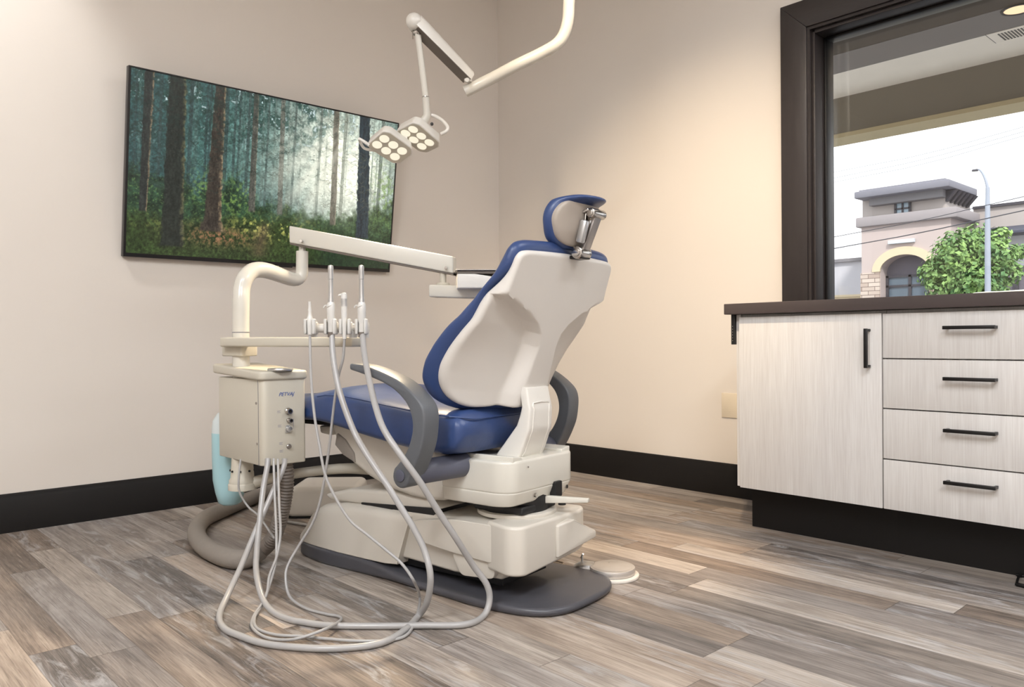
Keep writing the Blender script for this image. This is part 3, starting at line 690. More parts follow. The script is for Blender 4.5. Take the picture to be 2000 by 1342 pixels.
# seat cushion with legrest
def seat_row(x):
    ks = [(.215, .30, .47, .515), (.24, .238, .425, .543), (.30, .248, .413, .545), (.4, .25, .417, .552), (.5, .25, .428, .562), (.6, .25, .442, .574), (.7, .25, .458, .584), (.78, .247, .472, .584), (.86, .24, .48, .572), (.95, .23, .478, .556), (1.1, .215, .476, .540), (1.25, .20, .474, .53), (1.33, .18, .476, .524), (1.36, .15, .49, .515)]
    for i in range(len(ks)-1):
        if ks[i][0] <= x <= ks[i+1][0]:
            t = (x-ks[i][0])/(ks[i+1][0]-ks[i][0]); t2 = t
            return [a*(1-t2)+b_*t2 for a, b_ in zip(ks[i], ks[i+1])][1:]
rows = []
xs = [.215, .2175, .222, .23, .24]+[.24+.02*k for k in range(1, 56)]
xs = [x for x in xs if x <= 1.34]+[1.35, 1.355, 1.36]
for x in xs:
    hw, zb, ztp = seat_row(x)
    e = min(1, max(0, (x-.215)/.022)); e = math.sqrt(max(0, 1-(1-e)**2)); hw = .20+(.05*e) if x < .3 else hw
    zc = (zb+ztp)/2; row = []
    n = 44
    for k in range(n):
        th = 2*PI*k/n; c, s_ = math.cos(th), math.sin(th); pw = .36
        yy = hw*math.copysign(abs(c)**pw, c); zz = math.copysign(abs(s_)**(.55 if s_ > 0 else .4), s_)*(ztp-zb)/2*(.55+.45*e)
        if s_ > 0:
            side = (yy/hw)**2; dip = .016*(1-side)*sst(.3, .45, x)*(1-sst(.62, .75, x))
            zz += .014*(1-side)*(1 if x > .7 else .6)-dip+.022*sst(.1, .9, -yy/hw)*sst(.26, .34, x)*(1-sst(.5, .7, x))
        row.append((x, yy*.925+.018, zc+zz))
    rows.append(row)
mb = MB(); mb.grid(rows, close_v=True, cap0=True, cap1=True)
seat = mb.done('seat_cushion', 'blue', chair, smooth=60)
# seam piping along the seat's near edge
m = MB(); m.tube([(x, .2425, seat_row(x)[2]-.012) for x in [.26+.04*k for k in range(15)]], .0022, 6); m.tube([(.214, y, .522) for y in (-.18, -.1, 0, .1, .18)]+[(.228, .222, .528), (.26, .243, .531)], .0022, 6, sub=3); m.done('piping', 'blue', chair, smooth=60)

# backrest: frame origin at the foot of the back, u up the back, v across, w rearwards
BU = V((-.3312, 0, .9435)); BN = V((-.9435, 0, -.3312)); BO = V((.162, 0, .52))
BF = lambda v, u, w: BO+BU*u+V((0, v, 0))+BN*w
def interp(x, t):
    if x <= t[0][0]: return t[0][1]
    for (a, p), (b_, q) in zip(t, t[1:]):
        if x <= b_: k = (x-a)/(b_-a); return p+(q-p)*k
    return t[-1][1]
DR = [(-.05, .092), (.056, .088), (.112, .078), (.166, .064), (.222, .042), (.264, .022), (.32, .010), (.5, .004)]
WR = [(0, .262), (.06, .266), (.10, .270), (.16, .276), (.22, .278), (.28, .268), (.34, .258), (.5, .255)]
def wback(v, u):
    W_u = interp(u, WR); return -interp(u, DR)*(abs(v)/W_u)**2.2
def spine(v, u):
    pts = [(-.05, .078), (.06, .076), (.14, .062), (.21, .054), (.25, .062), (.28, .088), (.31, .14), (.345, .225), (.38, .34), (.6, .4)]
    for (a, s0), (b_, s1) in zip(pts, pts[1:]):
        if a <= u <= b_: S0 = s0+(s1-s0)*(u-a)/(b_-a); break
    else: S0 = .4
    return 1-sst(S0-.014, S0+.026, abs(v))
shell_out = [(0, .028), (.07, .022), (.13, .010), (.19, .006), (.235, .024), (.265, .065), (.279, .115), (.281, .17), (.278, .22), (.268, .28), (.262, .33), (.250, .38), (.243, .43), (.237, .462), (.214, .477), (.14, .482), (.07, .484)]
def mirror(pts): return pts+[(0, pts[-1][1]+.001)]+[(-a, b_) for a, b_ in pts[:0:-1]]
so = smooth_poly(mirror(shell_out), 6)
topf = lambda v, u: wback(v, u)-.040*(1-spine(v, u))
pillow(so, BF, topf, lambda v, u: wback(v, u)-.070+.046*sst(.31, .43, u), .012, 60, 5, ctr=(0, .24)).done('backrest_shell', 'shell', chair, smooth=60)
cush_out = [(0, -.01), (.08, -.012), (.15, -.014), (.205, -.010), (.25, .010), (.280, .052), (.294, .105), (.297, .16), (.295, .22), (.283, .28), (.269, .34), (.256, .40), (.250, .45), (.236, .485), (.20, .500), (.12, .506), (.06, .508)]
co_ = smooth_poly(mirror(cush_out), 6)
pillow(co_, BF, lambda v, u: wback(v, u)-.064+.050*sst(.33, .45, u), lambda v, u: wback(v, u)-.108+.052*sst(.22, .46, u), .028, 26, 6, ctr=(0, .24)).done('backrest_cushion', 'blue', chair, smooth=60)
# back support arm
def sup_c(t):  # rear face line of the arm
    return V((interp(t, [(0, .172), (.25, .140), (.5, .116), (.75, .112), (1, .124)]), .008, .365+.238*t))
def sup_hw(t): return .064-.008*t
rows = []
for k in range(21):
    t = k/20; p = sup_c(t); hw = sup_hw(t); dp = .075-.045*sst(0, .8, t)
    sec = round_poly([(0, -hw), (dp, -hw), (dp, hw), (0, hw)], .007, 3)
    rows.append([(p.x+a, p.y+b_, p.z+a*.25) for a, b_ in sec])
m = MB(); m.grid(rows, close_v=True, cap0=True, cap1=True); sup = m.done('back_support', 'white', chair, smooth=50)
ts = [.16+.66*k/10 for k in range(11)]; rr = [(sup_c(t)+V((-.0005, -sup_hw(t)+.020, 0))) for t in ts]; rl = [(sup_c(t)+V((-.0005, sup_hw(t)-.020, 0))) for t in ts]
m = MB(); m.tube(rr+rl[::-1]+[rr[0]], .0026, 6, sub=2); m.done('panel_moulding', 'white', sup, smooth=60)
# headrest
HU = V((-.27, 0, .963)); HN = V((-.963, 0, -.27)); HO = V((-.045, 0, 1.056))
HF = lambda v, u, w: HO+HU*u+V((0, v, 0))+HN*w
hw_ = lambda v, u: -.036*(abs(v)/.108)**1.8-.5*max(0, -u-.02)**1.3
ho = smooth_poly([(0, -.076), (.05, -.074), (.085, -.056), (.106, -.016), (.108, .022), (.092, .056), (.06, .078), (0, .084), (-.06, .078), (-.092, .056), (-.108, .022), (-.106, -.016), (-.085, -.056), (-.05, -.074)], 5)
hs = [(a*.955, b_*.86+.001) for a, b_ in ho]
pillow(ho, HF, lambda v, u: hw_(v, u)-.014+.05*sst(.045, .09, u), lambda v, u: hw_(v, u)-.056+.045*sst(.045, .09, u), .019, 18, 6, ctr=(0, .005)).done('headrest_cushion', 'blue', chair, smooth=60)
pillow(hs, HF, lambda v, u: hw_(v, u)-.006, lambda v, u: hw_(v, u)-.03, .006, 12, 3, ctr=(0, .005)).done('headrest_shell', 'taupe', chair, smooth=60, label='taupe back panel of the headrest')
hb = MB()
b0, b1 = V((-.028, -.006, .983)), V((-.075, -.006, 1.088))
ax = (b1-b0).normalized(); nn = V((ax.z, 0, -ax.x))*-1; yv = V((0, 1, 0))
def slab(mb, p, q, hw, th, bev=.002):
    a_ = (q-p).normalized(); n_ = V((0, 1, 0)).cross(a_).normalized()
    mb.hexa([p-yv*hw-n_*th, p+yv*hw-n_*th, p+yv*hw+n_*th, p-yv*hw+n_*th, q-yv*hw-n_*th, q+yv*hw-n_*th, q+yv*hw+n_*th, q-yv*hw+n_*th], bev, 2)
slab(hb, b0, b1, .017, .005)
hbo = hb.done('headrest_bracket', 'brushed', chair, smooth=40)
for p, r_k, ya, yb in ((b0, .0175, -.024, .032), (b1, .0135, -.034, .034)):
    k = MB(); k.cyl(p+V((.006, ya, .0)), p+V((.006, yb, .0)), r_k, 24, .003); k.cyl(p+V((.006, yb-.006, .0)), p+V((.006, yb+.003, .0)), r_k*.66, 20, .001); k.done('knob', 'steel', hbo, smooth=35)
k = MB(); slab(k, V((-.034, .026, 1.008)), V((-.052, .026, 1.070)), .011, .011, .006); k.done('release_pad', 'alu', hbo, smooth=40)
k = MB(); k.box((-.034, -.030, .966), (.004, .022, .976), .003); k.done('mounting_slot', 'blackmetal', hbo, smooth=40)
k = MB(); slab(k, V((-.063, -.006, 1.098)), V((-.03, -.006, 1.088)), .036, .004); slab(k, V((-.04, 0, 1.02)), V((-.05, 0, 1.09)), .022, .003); k.done('hinge_plate', 'steel', hbo, smooth=40)
# armrests
cx, cz = (0.3325,0.36,0.3776)[0], (0.3325,0.36,0.3776)[2]
o_ = [(0.5328,0.36,0.6786), (0.4964,0.36,0.6761), (0.4546,0.36,0.6695), (0.3937,0.36,0.6535), (0.3349,0.36,0.6324), (0.2874,0.36,0.6036), (0.2542,0.36,0.5736), (0.2435,0.36,0.5416), (0.2459,0.36,0.4996), (0.2537,0.36,0.4625), (0.271,0.36,0.4231), (0.2883,0.36,0.3914)]
i_ = [(0.3576,0.36,0.3947), (0.3319,0.36,0.4192), (0.3065,0.36,0.4516), (0.2908,0.36,0.4898), (0.2884,0.36,0.5269), (0.305,0.36,0.5686), (0.3469,0.36,0.6043), (0.4001,0.36,0.6279), (0.4778,0.36,0.649), (0.533,0.36,0.661)]
o_, i_ = (catmull([V(p) for p in q], [1]*len(q), 4)[0] for q in (o_, i_))
foot = []
oa = math.atan2(o_[-1][2]-cz, o_[-1][0]-cx); ia = math.atan2(i_[0][2]-cz, i_[0][0]-cx)
for k in range(1, 12):
    t = k/12; a0 = oa; a1 = ia+2*PI if ia < oa else ia
    a_ = a0+(a1-a0)*t; foot.append((cx+.031*math.cos(a_), cz-.004+.031*math.sin(a_)))
arm_poly = [(p[0], p[2]) for p in o_]+foot+[(p[0], p[2]) for p in i_]
for sgn in (1, -1):
    ox = 0 if sgn > 0 else .045
    arm_y = .362+ox
    m = MB(); m.prism(arm_poly, XZ, arm_y*sgn, (arm_y-.062)*sgn, .006, 3, ang=40); arm = m.done('armrest', 'armgrey', chair, smooth=50)
    m = MB(); m.cyl((cx, arm_y*sgn, cz), (cx, (arm_y+.004)*sgn, cz), .017, 24, .002); m.done('pivot_cap', 'tubegrey', arm, smooth=40)
    m = MB(); m.cyl((cx-.0, (arm_y-.057)*sgn, cz), (cx-.055*1, .15*sgn, cz+.008), .034, 28, .003); m.done('armrest_tube', 'tubegrey', chair, smooth=40)

# ------------------------------------------------------------------ foot control
fc = V((2.03,-1.351,0.012)); ft = empty('foot_control', (fc.x, fc.y, 0), label='round steel foot control disc on a white base beside the chair plate', cat='foot control')
m = MB(); m.cyl((0, 0, .0), (0, 0, .010), .083, 40, .003); m.done('base', 'white', ft, smooth=40)
m = MB(); m.cyl((0, 0, .0105), (0, 0, .032), .071, 40, .004); m.lathe([(.001, .0325), (.06, .0345), (.065, .0325)], (0, 0, 0)); m.done('disc', 'disc', ft, smooth=40)
dv = V((-.0655, -.040, 0)); m = MB(); m.tube([dv+V((.012, .01, .016)), dv*1.25+V((0, 0, .02)), dv*1.55+V((0, 0, .014))], [.024, .022, .012], 14, sub=4); m.cyl(dv*1.25+V((0, 0, .03)), dv*1.25+V((.004, -.004, .062)), .0035, 10); m.tube([dv*1.25+V((-.008, .004, .05)), dv*1.25+V((.01, -.006, .066))], .003, 8); m.done('selector_knob', 'alu', ft, smooth=50)
q = dv*1.5+fc
m = MB(); m.tube([(q.x+.01, q.y, .012), (q.x-.06, q.y-.005, .006), (1.834,-1.369,0.006), (1.748,-1.378,0.006)], .0035, 8, sub=5)
m.tube([(q.x+.01, q.y+.008, .012), (q.x-.06, q.y+.008, .0055), (1.849,-1.384,0.0055), (1.763,-1.405,0.0055)], .0035, 8, sub=5)
for o in split_done(m, 'cord', 'sleeve', ft, smooth=60): o.location = -V((fc.x, fc.y, 0))

# ------------------------------------------------------------------ junction box on the floor
jb = empty('junction_box', (0.6636,-1.608,0), math.radians(47.36), label='low cream floor utility box at the foot of the chair', cat='junction box')
m = MB(); jp = round_poly([(-.155, .0), (.165, .0), (.165, .30), (-.155, .30)], .05, 6)
m.prism(jp, I3, .004, .128, .022, 5, scale=.88); m.done('cover', 'white', jb, smooth=60)
m = MB(); m.prism([(a*1.01, b_*1.0) for a, b_ in jp], I3, 0, .005); m.done('base', 'black', jb, smooth=40)
m = MB(); m.tube([(0.5835,-1.766,0.006), (0.7249,-1.725,0.006), (0.8231,-1.699,0.006), (0.9316,-1.637,0.006)], .006, 10, sub=5)
m.done('power_cable', 'hose', label='short grey cable on the floor beside the cream utility box', cat='cable', smooth=60)

# ------------------------------------------------------------------ delivery unit
px_, py_ = (1.073,-2.123,0.6873)[0], (1.073,-2.123,0.6873)[1]
du = empty('delivery_unit', (px_, py_, 0), label='cream dental delivery unit with post, arms and tray holder at the chair foot', cat='delivery unit')
U = lambda p: V(p)-V((px_, py_, 0))
by0 = -2.157; bx1 = 1.302; bx0 = (0.9644,-2.157,0.5114)[0]; by1 = (1.302,-2.01,0.4721)[1]; bz0 = (1.3,-2.157,0.353)[2]; bz1 = .624
m = MB(); m.prism(round_poly([(bx0, by0), (bx1, by0), (bx1, by1), (bx0, by1)], [.006, .022, .008, .006], 5), I3, bz0, bz1, .004, 2)
for v in m.bm.verts: v.co = U(v.co)
body = m.done('housing', 'unit', du, smooth=50)
# seam line on the side cover
m = MB(); m.box(U((bx1-.029, by0-.0008, bz0)), U((bx1-.0277, by0+.002, bz1))); m.done('panel_seam', 'tubegrey', body, smooth=0)
m = MB()
for x, z in ((bx1-.04, bz1-.075), (bx1-.038, bz0+.068)): m.cyl(U((x, by0-.003, z)), U((x, by0+.001, z)), .004, 14)
split_done(m, 'screw', 'steel', body, smooth=30)
lid = [(bx0-.022, by0-.012), (bx1+.008, by0-.012), (bx1+.008, by1+.006), (bx0-.022, by1+.006)]
m = MB(); pl = round_poly(lid, [.012, .03, .012, .012], 5)
m.prism(pl, I3, bz1-.002, bz1+.026, .008, 4)
for v in m.bm.verts:
    t = 1-sst(bx0-.02, bx1-.12, v.co.x)
    if v.co.z > bz1+.01: v.co.z += .018*t+.006*math.sin(PI*min(1, t))
    else: v.co.z += .014*t+.008*math.sin(PI*min(1, t))
    v.co = U(v.co)
lid = m.done('lid', 'unit', du, smooth=50)
m = MB(); c = V((1.293,-2.091,0.6633)); c.z = bz1+.0255; m.cyl(U(c), U(c)+V((0, 0, .009)), .040, 32, .004); m.done('lid_disc', 'alu', lid, smooth=40, label='round grey cap on the lid')
# front panel fittings
for name, p, r, mat_ in (('port', (1.302,-2.072,0.5211), .0085, 'steel'), ('port', (1.302,-2.069,0.4915), .0065, 'steel')):
    p = U(p); m = MB(); m.lathe([(r*1.25, 0), (r*1.25, .006), (r, .008), (r, .018), (r*.62, .018), (r*.62, .010), (.0, .010)], p, (1, 0, 0), 20); o = m.done(name, mat_, body, smooth=30)
    m = MB(); m.cyl(p+V((.0101, 0, 0)), p+V((.0108, 0, 0)), r*.62, 16); m.done('bore', 'black', o, smooth=30)
p = U((1.302,-2.071,0.4639)); m = MB(); m.cyl(p, p+V((.012, 0, 0)), .0095, 20, .002); m.box(p+V((0, -.010, -.012)), p+V((.003, .004, .012)), .002); m.done('valve_knob', 'alu', body, smooth=40)
p = U((1.302,-2.07,0.4083)); m = MB(); m.lathe([(.008, 0), (.008, .003), (.0055, .006), (.0055, .009), (.002, .0095)], p, (1, 0, 0), 18); m.done('pressure_screw', 'brushed', body, smooth=30)
tp = U((1.302,-2.077,0.5752)); text_obj('lettering', 'PETVAJ', .0165, plain('logo_blue', rgb(78, 104, 168), .4), tp+V((.0006, 0, 0)), (PI/2, 0, PI/2), .35, parent=body)
m = MB()

for q in ((1.302,-2.102,0.5215), (1.302,-2.1,0.4761), (1.302,-2.096,0.4207), (1.302,-2.095,0.3962)):
    q = U(q); 
    for k in range(3): m.box(q+V((0, -.006, -.004+.003*k)), q+V((.0004, .006-.003*(k % 2), -.0028+.003*k)))
q = U((1.302,-2.053,0.4788)); m.box(q+V((0, -.0008, -.016)), q+V((.0004, .0008, .016)))
split_done(m, 'marking', plain('print_grey', rgb(150, 146, 156), .5), body, smooth=0)
# post: cone hub, vertical pole, bend and riser
m = MB(); hz0 = (1.077,-2.122,0.2685)[2]; m.lathe([(.043, 0), (.043, .012), (.038, .02), (.034, .085), (.034, .09)], U((px_, py_, hz0))); hub = m.done('post_hub', 'unit', du, smooth=40)
m = MB()
for a_ in range(8): m.cyl(U((px_+.037*math.cos(a_*PI/4+.2), py_+.037*math.sin(a_*PI/4+.2), .0+hz0+.044)), U((px_+.041*math.cos(a_*PI/4+.2), py_+.041*math.sin(a_*PI/4+.2), .0+hz0+.044)), .0035, 8)
split_done(m, 'grub_screw', 'black', hub, smooth=30)
m = MB(); m.tube([U((px_, py_, hz0-.008)), U((1.122,-2.044,0.2814)), U((1.168,-1.935,0.2944)), U((1.228,-1.811,0.299)), U((1.307,-1.695,0.2855))], [.024, .017, .0165, .018, .02], 18, sub=5)
m.lathe([(.046, 0), (.046, .018), (.043, .022)], U((px_, py_, hz0-.020))); m.done('lower_arm', 'unit', du, smooth=50)
pr_ = .0278
pts = [(px_, py_, hz0+.05), (px_, py_, .58), (px_, py_, .70), (px_, py_, .8), (1.073,-2.121,0.8761), (1.065,-2.115,0.9197), (1.062,-2.103,0.9548), (1.048,-2.074,0.9815), (1.038,-2.04,0.991), (1.023,-1.998,0.9889), (1.004,-1.944,0.9783), (0.9825,-1.894,0.9691), (0.9712,-1.862,0.9713), (0.9723,-1.846,0.9889), (0.9736,-1.844,1.028), (0.9737,-1.843,1.074)]
m = MB(); m.tube([U(p) for p in pts], [pr_]*10+[.0265, .025, .024, .0225, .022, .022], 20, sub=4); post = m.done('post', 'cream2', du, smooth=60)
m = MB(); m.tube([U((px_, py_, .7735)), U((px_, py_, .7755))], .0283, 24); m.done('joint_ring', 'tubegrey', post, smooth=30)
p = (0.9737,-1.843,1.072); m = MB(); m.cyl(U(p)-V((0, 0, .005)), U(p)+V((0, 0, .032)), .0125, 18); m.done('joint_pin', 'cream2', post, smooth=30)
# holder bar with its clamp
m = MB()
a_, b_ = U((1.058,-2.168,0.7427)), U((1.581,-1.984,0.7395)); dd = (b_-a_).normalized(); sd = V((-dd.y, dd.x, 0))
w2 = .028
hA, hB = .0155, .0145
m.hexa([a_-sd*w2-V((0, 0, hA)), b_-sd*w2-V((0, 0, hB)), b_+sd*w2-V((0, 0, hB)), a_+sd*w2-V((0, 0, hA)), a_-sd*w2+V((0, 0, hA)), b_-sd*w2+V((0, 0, hB)), b_+sd*w2+V((0, 0, hB)), a_+sd*w2+V((0, 0, hA))], .006, 3)
bar = m.done('holder_bar', 'unit', du, smooth=40)
m = MB(); c = U((px_, py_, .713)); 
m.prism(round_poly([(-.058, -.035), (.045, -.035), (.045, .035), (-.058, .035)], .014), lambda a, b, d: c+dd*a+sd*b+V((0, 0, d)), -.018, .018, .004); m.done('bar_clamp', 'unit', bar, smooth=40)
# balance arm
def beam(a, b, h0, h1, w, off=0): 
    a, b = V(a), V(b); d_ = (b-a); d_.z = 0; d_.normalize(); s_ = V((-d_.y, d_.x, 0))*w; z = V((0, 0, 1))
    return [a-s_-z*h0, b-s_-z*h1, b+s_-z*h1, a+s_-z*h0, a-s_+z*h0, b-s_+z*h1, b+s_+z*h1, a+s_+z*h0]
A1, B1 = U((0.9495,-1.869,1.134)), U((1.433,-1.493,1.007))
m = MB(); m.hexa(beam(A1, B1, .031, .030, .028), .005, 3); balarm = m.done('balance_arm', 'cream2', du, smooth=40)
m = MB(); cth = beam(A1-V((0, 0, .034)), B1-V((0, 0, .033)), .003, .003, .022); m.hexa(cth, .001); m.done('arm_underside', 'corr', balarm, smooth=40)
m = MB()
for p in ((1.004,-1.861,1.105), (1.43,-1.533,0.9956)): m.cyl(U(p)+V((.02, -.014, 0)), U(p)+V((-.02, .02, 0)), .005, 12)
split_done(m, 'arm_bolt', 'steel', balarm, smooth=30)
# delivery head
m = MB(); p = U((1.404,-1.524,0.9834)); m.cyl(p-V((0, 0, .045)), p+V((0, 0, .02)), .012, 18); m.cyl(p-V((0, 0, .048)), p-V((0, 0, .038)), .024, 20, .003); m.done('head_pivot', 'unit', balarm, smooth=40)
A2, B2 = U((1.37,-1.547,0.917)), U((1.603,-1.398,0.9033))
m = MB(); m.hexa(beam(A2, B2, .022, .0225, .036), .006, 3); m.done('head_arm', 'cream2', du, smooth=40)
hd = empty('delivery_head', U((1.544,-1.417,0.9434)), math.radians(47.36+6), parent=du)
m = MB(); m.prism(round_poly([(-.124, -.026), (.15, -.026), (.15, .011), (.02, .011), (-.065, .024), (-.124, .024)], .006), XZ, -.09, .09, .006, 3); m.done('head_body', 'white', hd, smooth=50)
m = MB(); m.box((-.123, -.088, .024), (.15, .09, .034), .002); m.done('tray_underside', 'corr', hd, smooth=30)  # darker layer under the tray
m = MB(); m.box((-.129, -.095, .0345), (.16, .098, .0390), .002); m.box((.03, -.09, .0390), (.15, .09, .046), .003); m.done('tray', 'brushed', hd, smooth=30)

# water bottle behind the unit
bt = empty('water_bottle', (0.8913,-2.089,0.1654), label='pale blue translucent water bottle hanging behind the delivery unit', cat='bottle')
bz = bt.location.z
gm, nt, b = new_mat('blue_translucent_plastic'); b.inputs['Base Color'].default_value = rgb(140, 205, 215); b.inputs['Roughness'].default_value = .25; b.inputs['Transmission Weight'].default_value = .12; b.inputs['IOR'].default_value = 1.3
tcn = N(nt, 'ShaderNodeTexCoord'); spn = N(nt, 'ShaderNodeSeparateXYZ'); L(nt, tcn.outputs['Object'], spn.inputs[0])
L(nt, mixc(nt, math_(nt, 'GREATER_THAN', spn.outputs[2], .257), rgb(180, 220, 228), rgb(222, 232, 234)), b.inputs['Base Color'])
m = MB(); m.lathe([(.026, 0), (.040, .008), (.050, .045), (.058, .09), (.060, .18), (.060, .27), (.056, .30), (.041, .324), (.020, .338)]); m.done('vessel', gm, bt, smooth=60)
m = MB(); m.cyl((0, 0, .334), (0, 0, .36), .024, 20, .002); m.done('cap', 'unit', bt, smooth=40)

# ------------------------------------------------------------------ instruments with hoses
def hose(name, pts, r, mat_, parent, loc):
    m = MB(); m.tube([V(p)-V(loc) for p in pts], r, 12, sub=6); return m.done(name, mat_, parent, smooth=70)
H1 = [(1.626,-2.097,0.7638),(1.642,-2.104,0.7085),(1.665,-2.107,0.6439),(1.693,-2.106,0.5804),(1.737,-2.097,0.4974),(1.788,-2.089,0.4381),(1.853,-2.075,0.3709),(1.903,-2.053,0.2985),(1.938,-2.037,0.2451),(1.968,-2.027,0.1923),(1.994,-2.029,0.1329),(1.963,-2.018,0.0584),(1.919,-2.016,0.009),(1.984,-2.112,0.009),(2.006,-2.195,0.009),(1.969,-2.274,0.009),(1.912,-2.333,0.009),(1.818,-2.394,0.009),(1.727,-2.417,0.009),(1.642,-2.425,0.009),(1.537,-2.394,0.009),(1.456,-2.332,0.0402),(1.421,-2.282,0.0935),(1.389,-2.227,0.1703),(1.37,-2.173,0.2555),(1.354,-2.116,0.348),(1.348,-2.107,0.3782)]
H2 = [(1.686,-2.033,0.7631),(1.725,-2.051,0.7009),(1.776,-2.068,0.6316),(1.832,-2.085,0.5656),(1.888,-2.096,0.5093),(1.944,-2.08,0.4437),(1.975,-2.046,0.3786),(1.99,-2.001,0.2999),(2.006,-1.955,0.2239),(2.007,-1.895,0.1366),(2.023,-1.864,0.0852),(2.029,-1.859,0.0424),(2.037,-1.888,0.009),(2.052,-1.965,0.009),(1.977,-2.052,0.009),(1.916,-2.121,0.009),(1.816,-2.219,0.009),(1.744,-2.257,0.009),(1.708,-2.272,0.009),(1.63,-2.28,0.009),(1.549,-2.276,0.0261),(1.47,-2.258,0.0753),(1.432,-2.24,0.1217),(1.39,-2.211,0.1982),(1.35,-2.18,0.2895),(1.33,-2.156,0.3563),(1.322,-2.15,0.3801)]
H3 = [(1.584,-2.143,0.7614),(1.597,-2.15,0.6959),(1.615,-2.156,0.6111),(1.637,-2.159,0.5262),(1.66,-2.158,0.451),(1.685,-2.156,0.3769),(1.717,-2.143,0.3147),(1.758,-2.122,0.255),(1.798,-2.097,0.2214),(1.842,-2.07,0.1857),(1.886,-2.042,0.1466),(1.924,-2.03,0.1047),(1.782,-1.911,0.006),(1.883,-1.99,0.006),(1.99,-2.094,0.006),(2.002,-2.155,0.006),(1.95,-2.218,0.006),(1.886,-2.265,0.006),(1.826,-2.303,0.006),(1.772,-2.345,0.006),(1.698,-2.361,0.006),(1.617,-2.332,0.006),(1.557,-2.283,0.0138),(1.531,-2.252,0.0464),(1.497,-2.213,0.1043),(1.462,-2.192,0.1681),(1.403,-2.167,0.261),(1.354,-2.146,0.3578),(1.344,-2.141,0.3814)]
H4 = [(1.651,-2.071,0.7489),(1.644,-2.072,0.6947),(1.633,-2.079,0.6507),(1.623,-2.084,0.5991),(1.612,-2.088,0.5325),(1.6,-2.092,0.4521),(1.584,-2.099,0.3578),(1.568,-2.108,0.275),(1.547,-2.123,0.2099),(1.515,-2.15,0.1446),(1.513,-2.182,0.0967),(1.527,-2.197,0.0643),(1.562,-2.203,0.021),(1.642,-2.197,0.006),(1.721,-2.18,0.006),(1.764,-2.164,0.006),(1.809,-2.185,0.012),(1.866,-2.261,0.024),(1.854,-2.323,0.015),(1.815,-2.349,0.006),(1.764,-2.373,0.006),(1.678,-2.366,0.006),(1.604,-2.329,0.006),(1.557,-2.282,0.0195),(1.538,-2.258,0.0424),(1.514,-2.24,0.0765),(1.491,-2.205,0.1237),(1.461,-2.179,0.1806),(1.411,-2.158,0.2609),(1.362,-2.136,0.3577),(1.353,-2.132,0.3813)]
def instrument(name, label, cat, base, hz, kind, group=None):
    b_ = V(base); t = empty(name, b_, label=label, cat=cat, group=group); K = .94
    if kind == 'hve':
        m = MB(); m.lathe([(.0095, 0), (.0105, .004), (.0105, .03), (.0125, .036), (.0125, .062), (.0135, .066), (.0125, .085), (.009, .094)]); bd = m.done('valve_body', 'instr', t, smooth=40)
        m = MB(); m.lathe([(.0108, .0), (.0108, -.016)], (0, 0, .002)); m.done('hose_cuff', 'corr', bd, smooth=30)
        m = MB(); m.lathe([(.0095, .092), (.0075, .11), (.0068, .15), (.0068, .162), (.0082, .163), (.0082, .190), (.0086, .197), (.0074, .204), (.002, .206)]); m.done('suction_tip', 'alu', t, smooth=40)
        m = MB(); m.tube([(-.006, -.008, .075), (.004, -.014, .079), (.011, -.006, .083)], .0016, 6, sub=3); m.tube([(-.010, -.006, .082), (-.016, -.011, .083), (-.020, -.014, .076)], .0022, 6, sub=3); m.done('lever', 'instr', bd, smooth=40)
    elif kind == 'saliva':
        m = MB(); m.lathe([(.0075, 0), (.0085, .004), (.0095, .045), (.0085, .052), (.006, .058), (.0048, .07), (.0058, .074), (.0042, .082), (.004, .098), (.0045, .10), (.0035, .101)]); m.done('valve_body', 'instr', t, smooth=40)
    else:
        m = MB(); m.lathe([(.0055, 0), (.006, .004), (.0085, .05), (.0092, .085), (.0095, .10)]); bd = m.done('handle', 'instr', t, smooth=40)
        m = MB(); m.lathe([(.0098, .099), (.0098, .122)]); m.done('collar', 'alu', bd, smooth=40)
        m = MB(); m.lathe([(.0095, .122), (.0095, .13), (.008, .138), (.002, .141)]); m.tube([(0, 0, .130), (-.008, -.008, .134), (-.0115, -.0125, .131)], [.005, .0036, .0022], 10, sub=3); m.done('nozzle', 'instr', bd, smooth=50)
    for o in list(t.children)+[c for q in t.children for c in q.children]:
        for v in o.data.vertices: v.co *= K
    H, r, mt = hz; h = hose('hose', H, r, mt, t, b_); return t
instrument('suction_handpiece', 'suction handpiece in the second holder from the left, thick hose hanging from it', 'dental handpiece', (1.625,-2.098,0.7668), (H1, .0086, 'hose'), 'hve')
instrument('suction_handpiece', 'suction handpiece in the rightmost holder, with a small hook lever on its side', 'dental handpiece', (1.685,-2.034,0.766), (H2, .0086, 'hose'), 'hve')
instrument('saliva_ejector', 'short saliva ejector valve in the leftmost holder', 'dental handpiece', (1.584,-2.143,0.7614), (H3, .0040, 'hose'), 'saliva')
instrument('air_water_syringe', 'air water syringe with a bent nozzle between the two tall suction handpieces', 'dental handpiece', (1.651,-2.071,0.7489), (H4, .0040, 'hose'), 'aws')
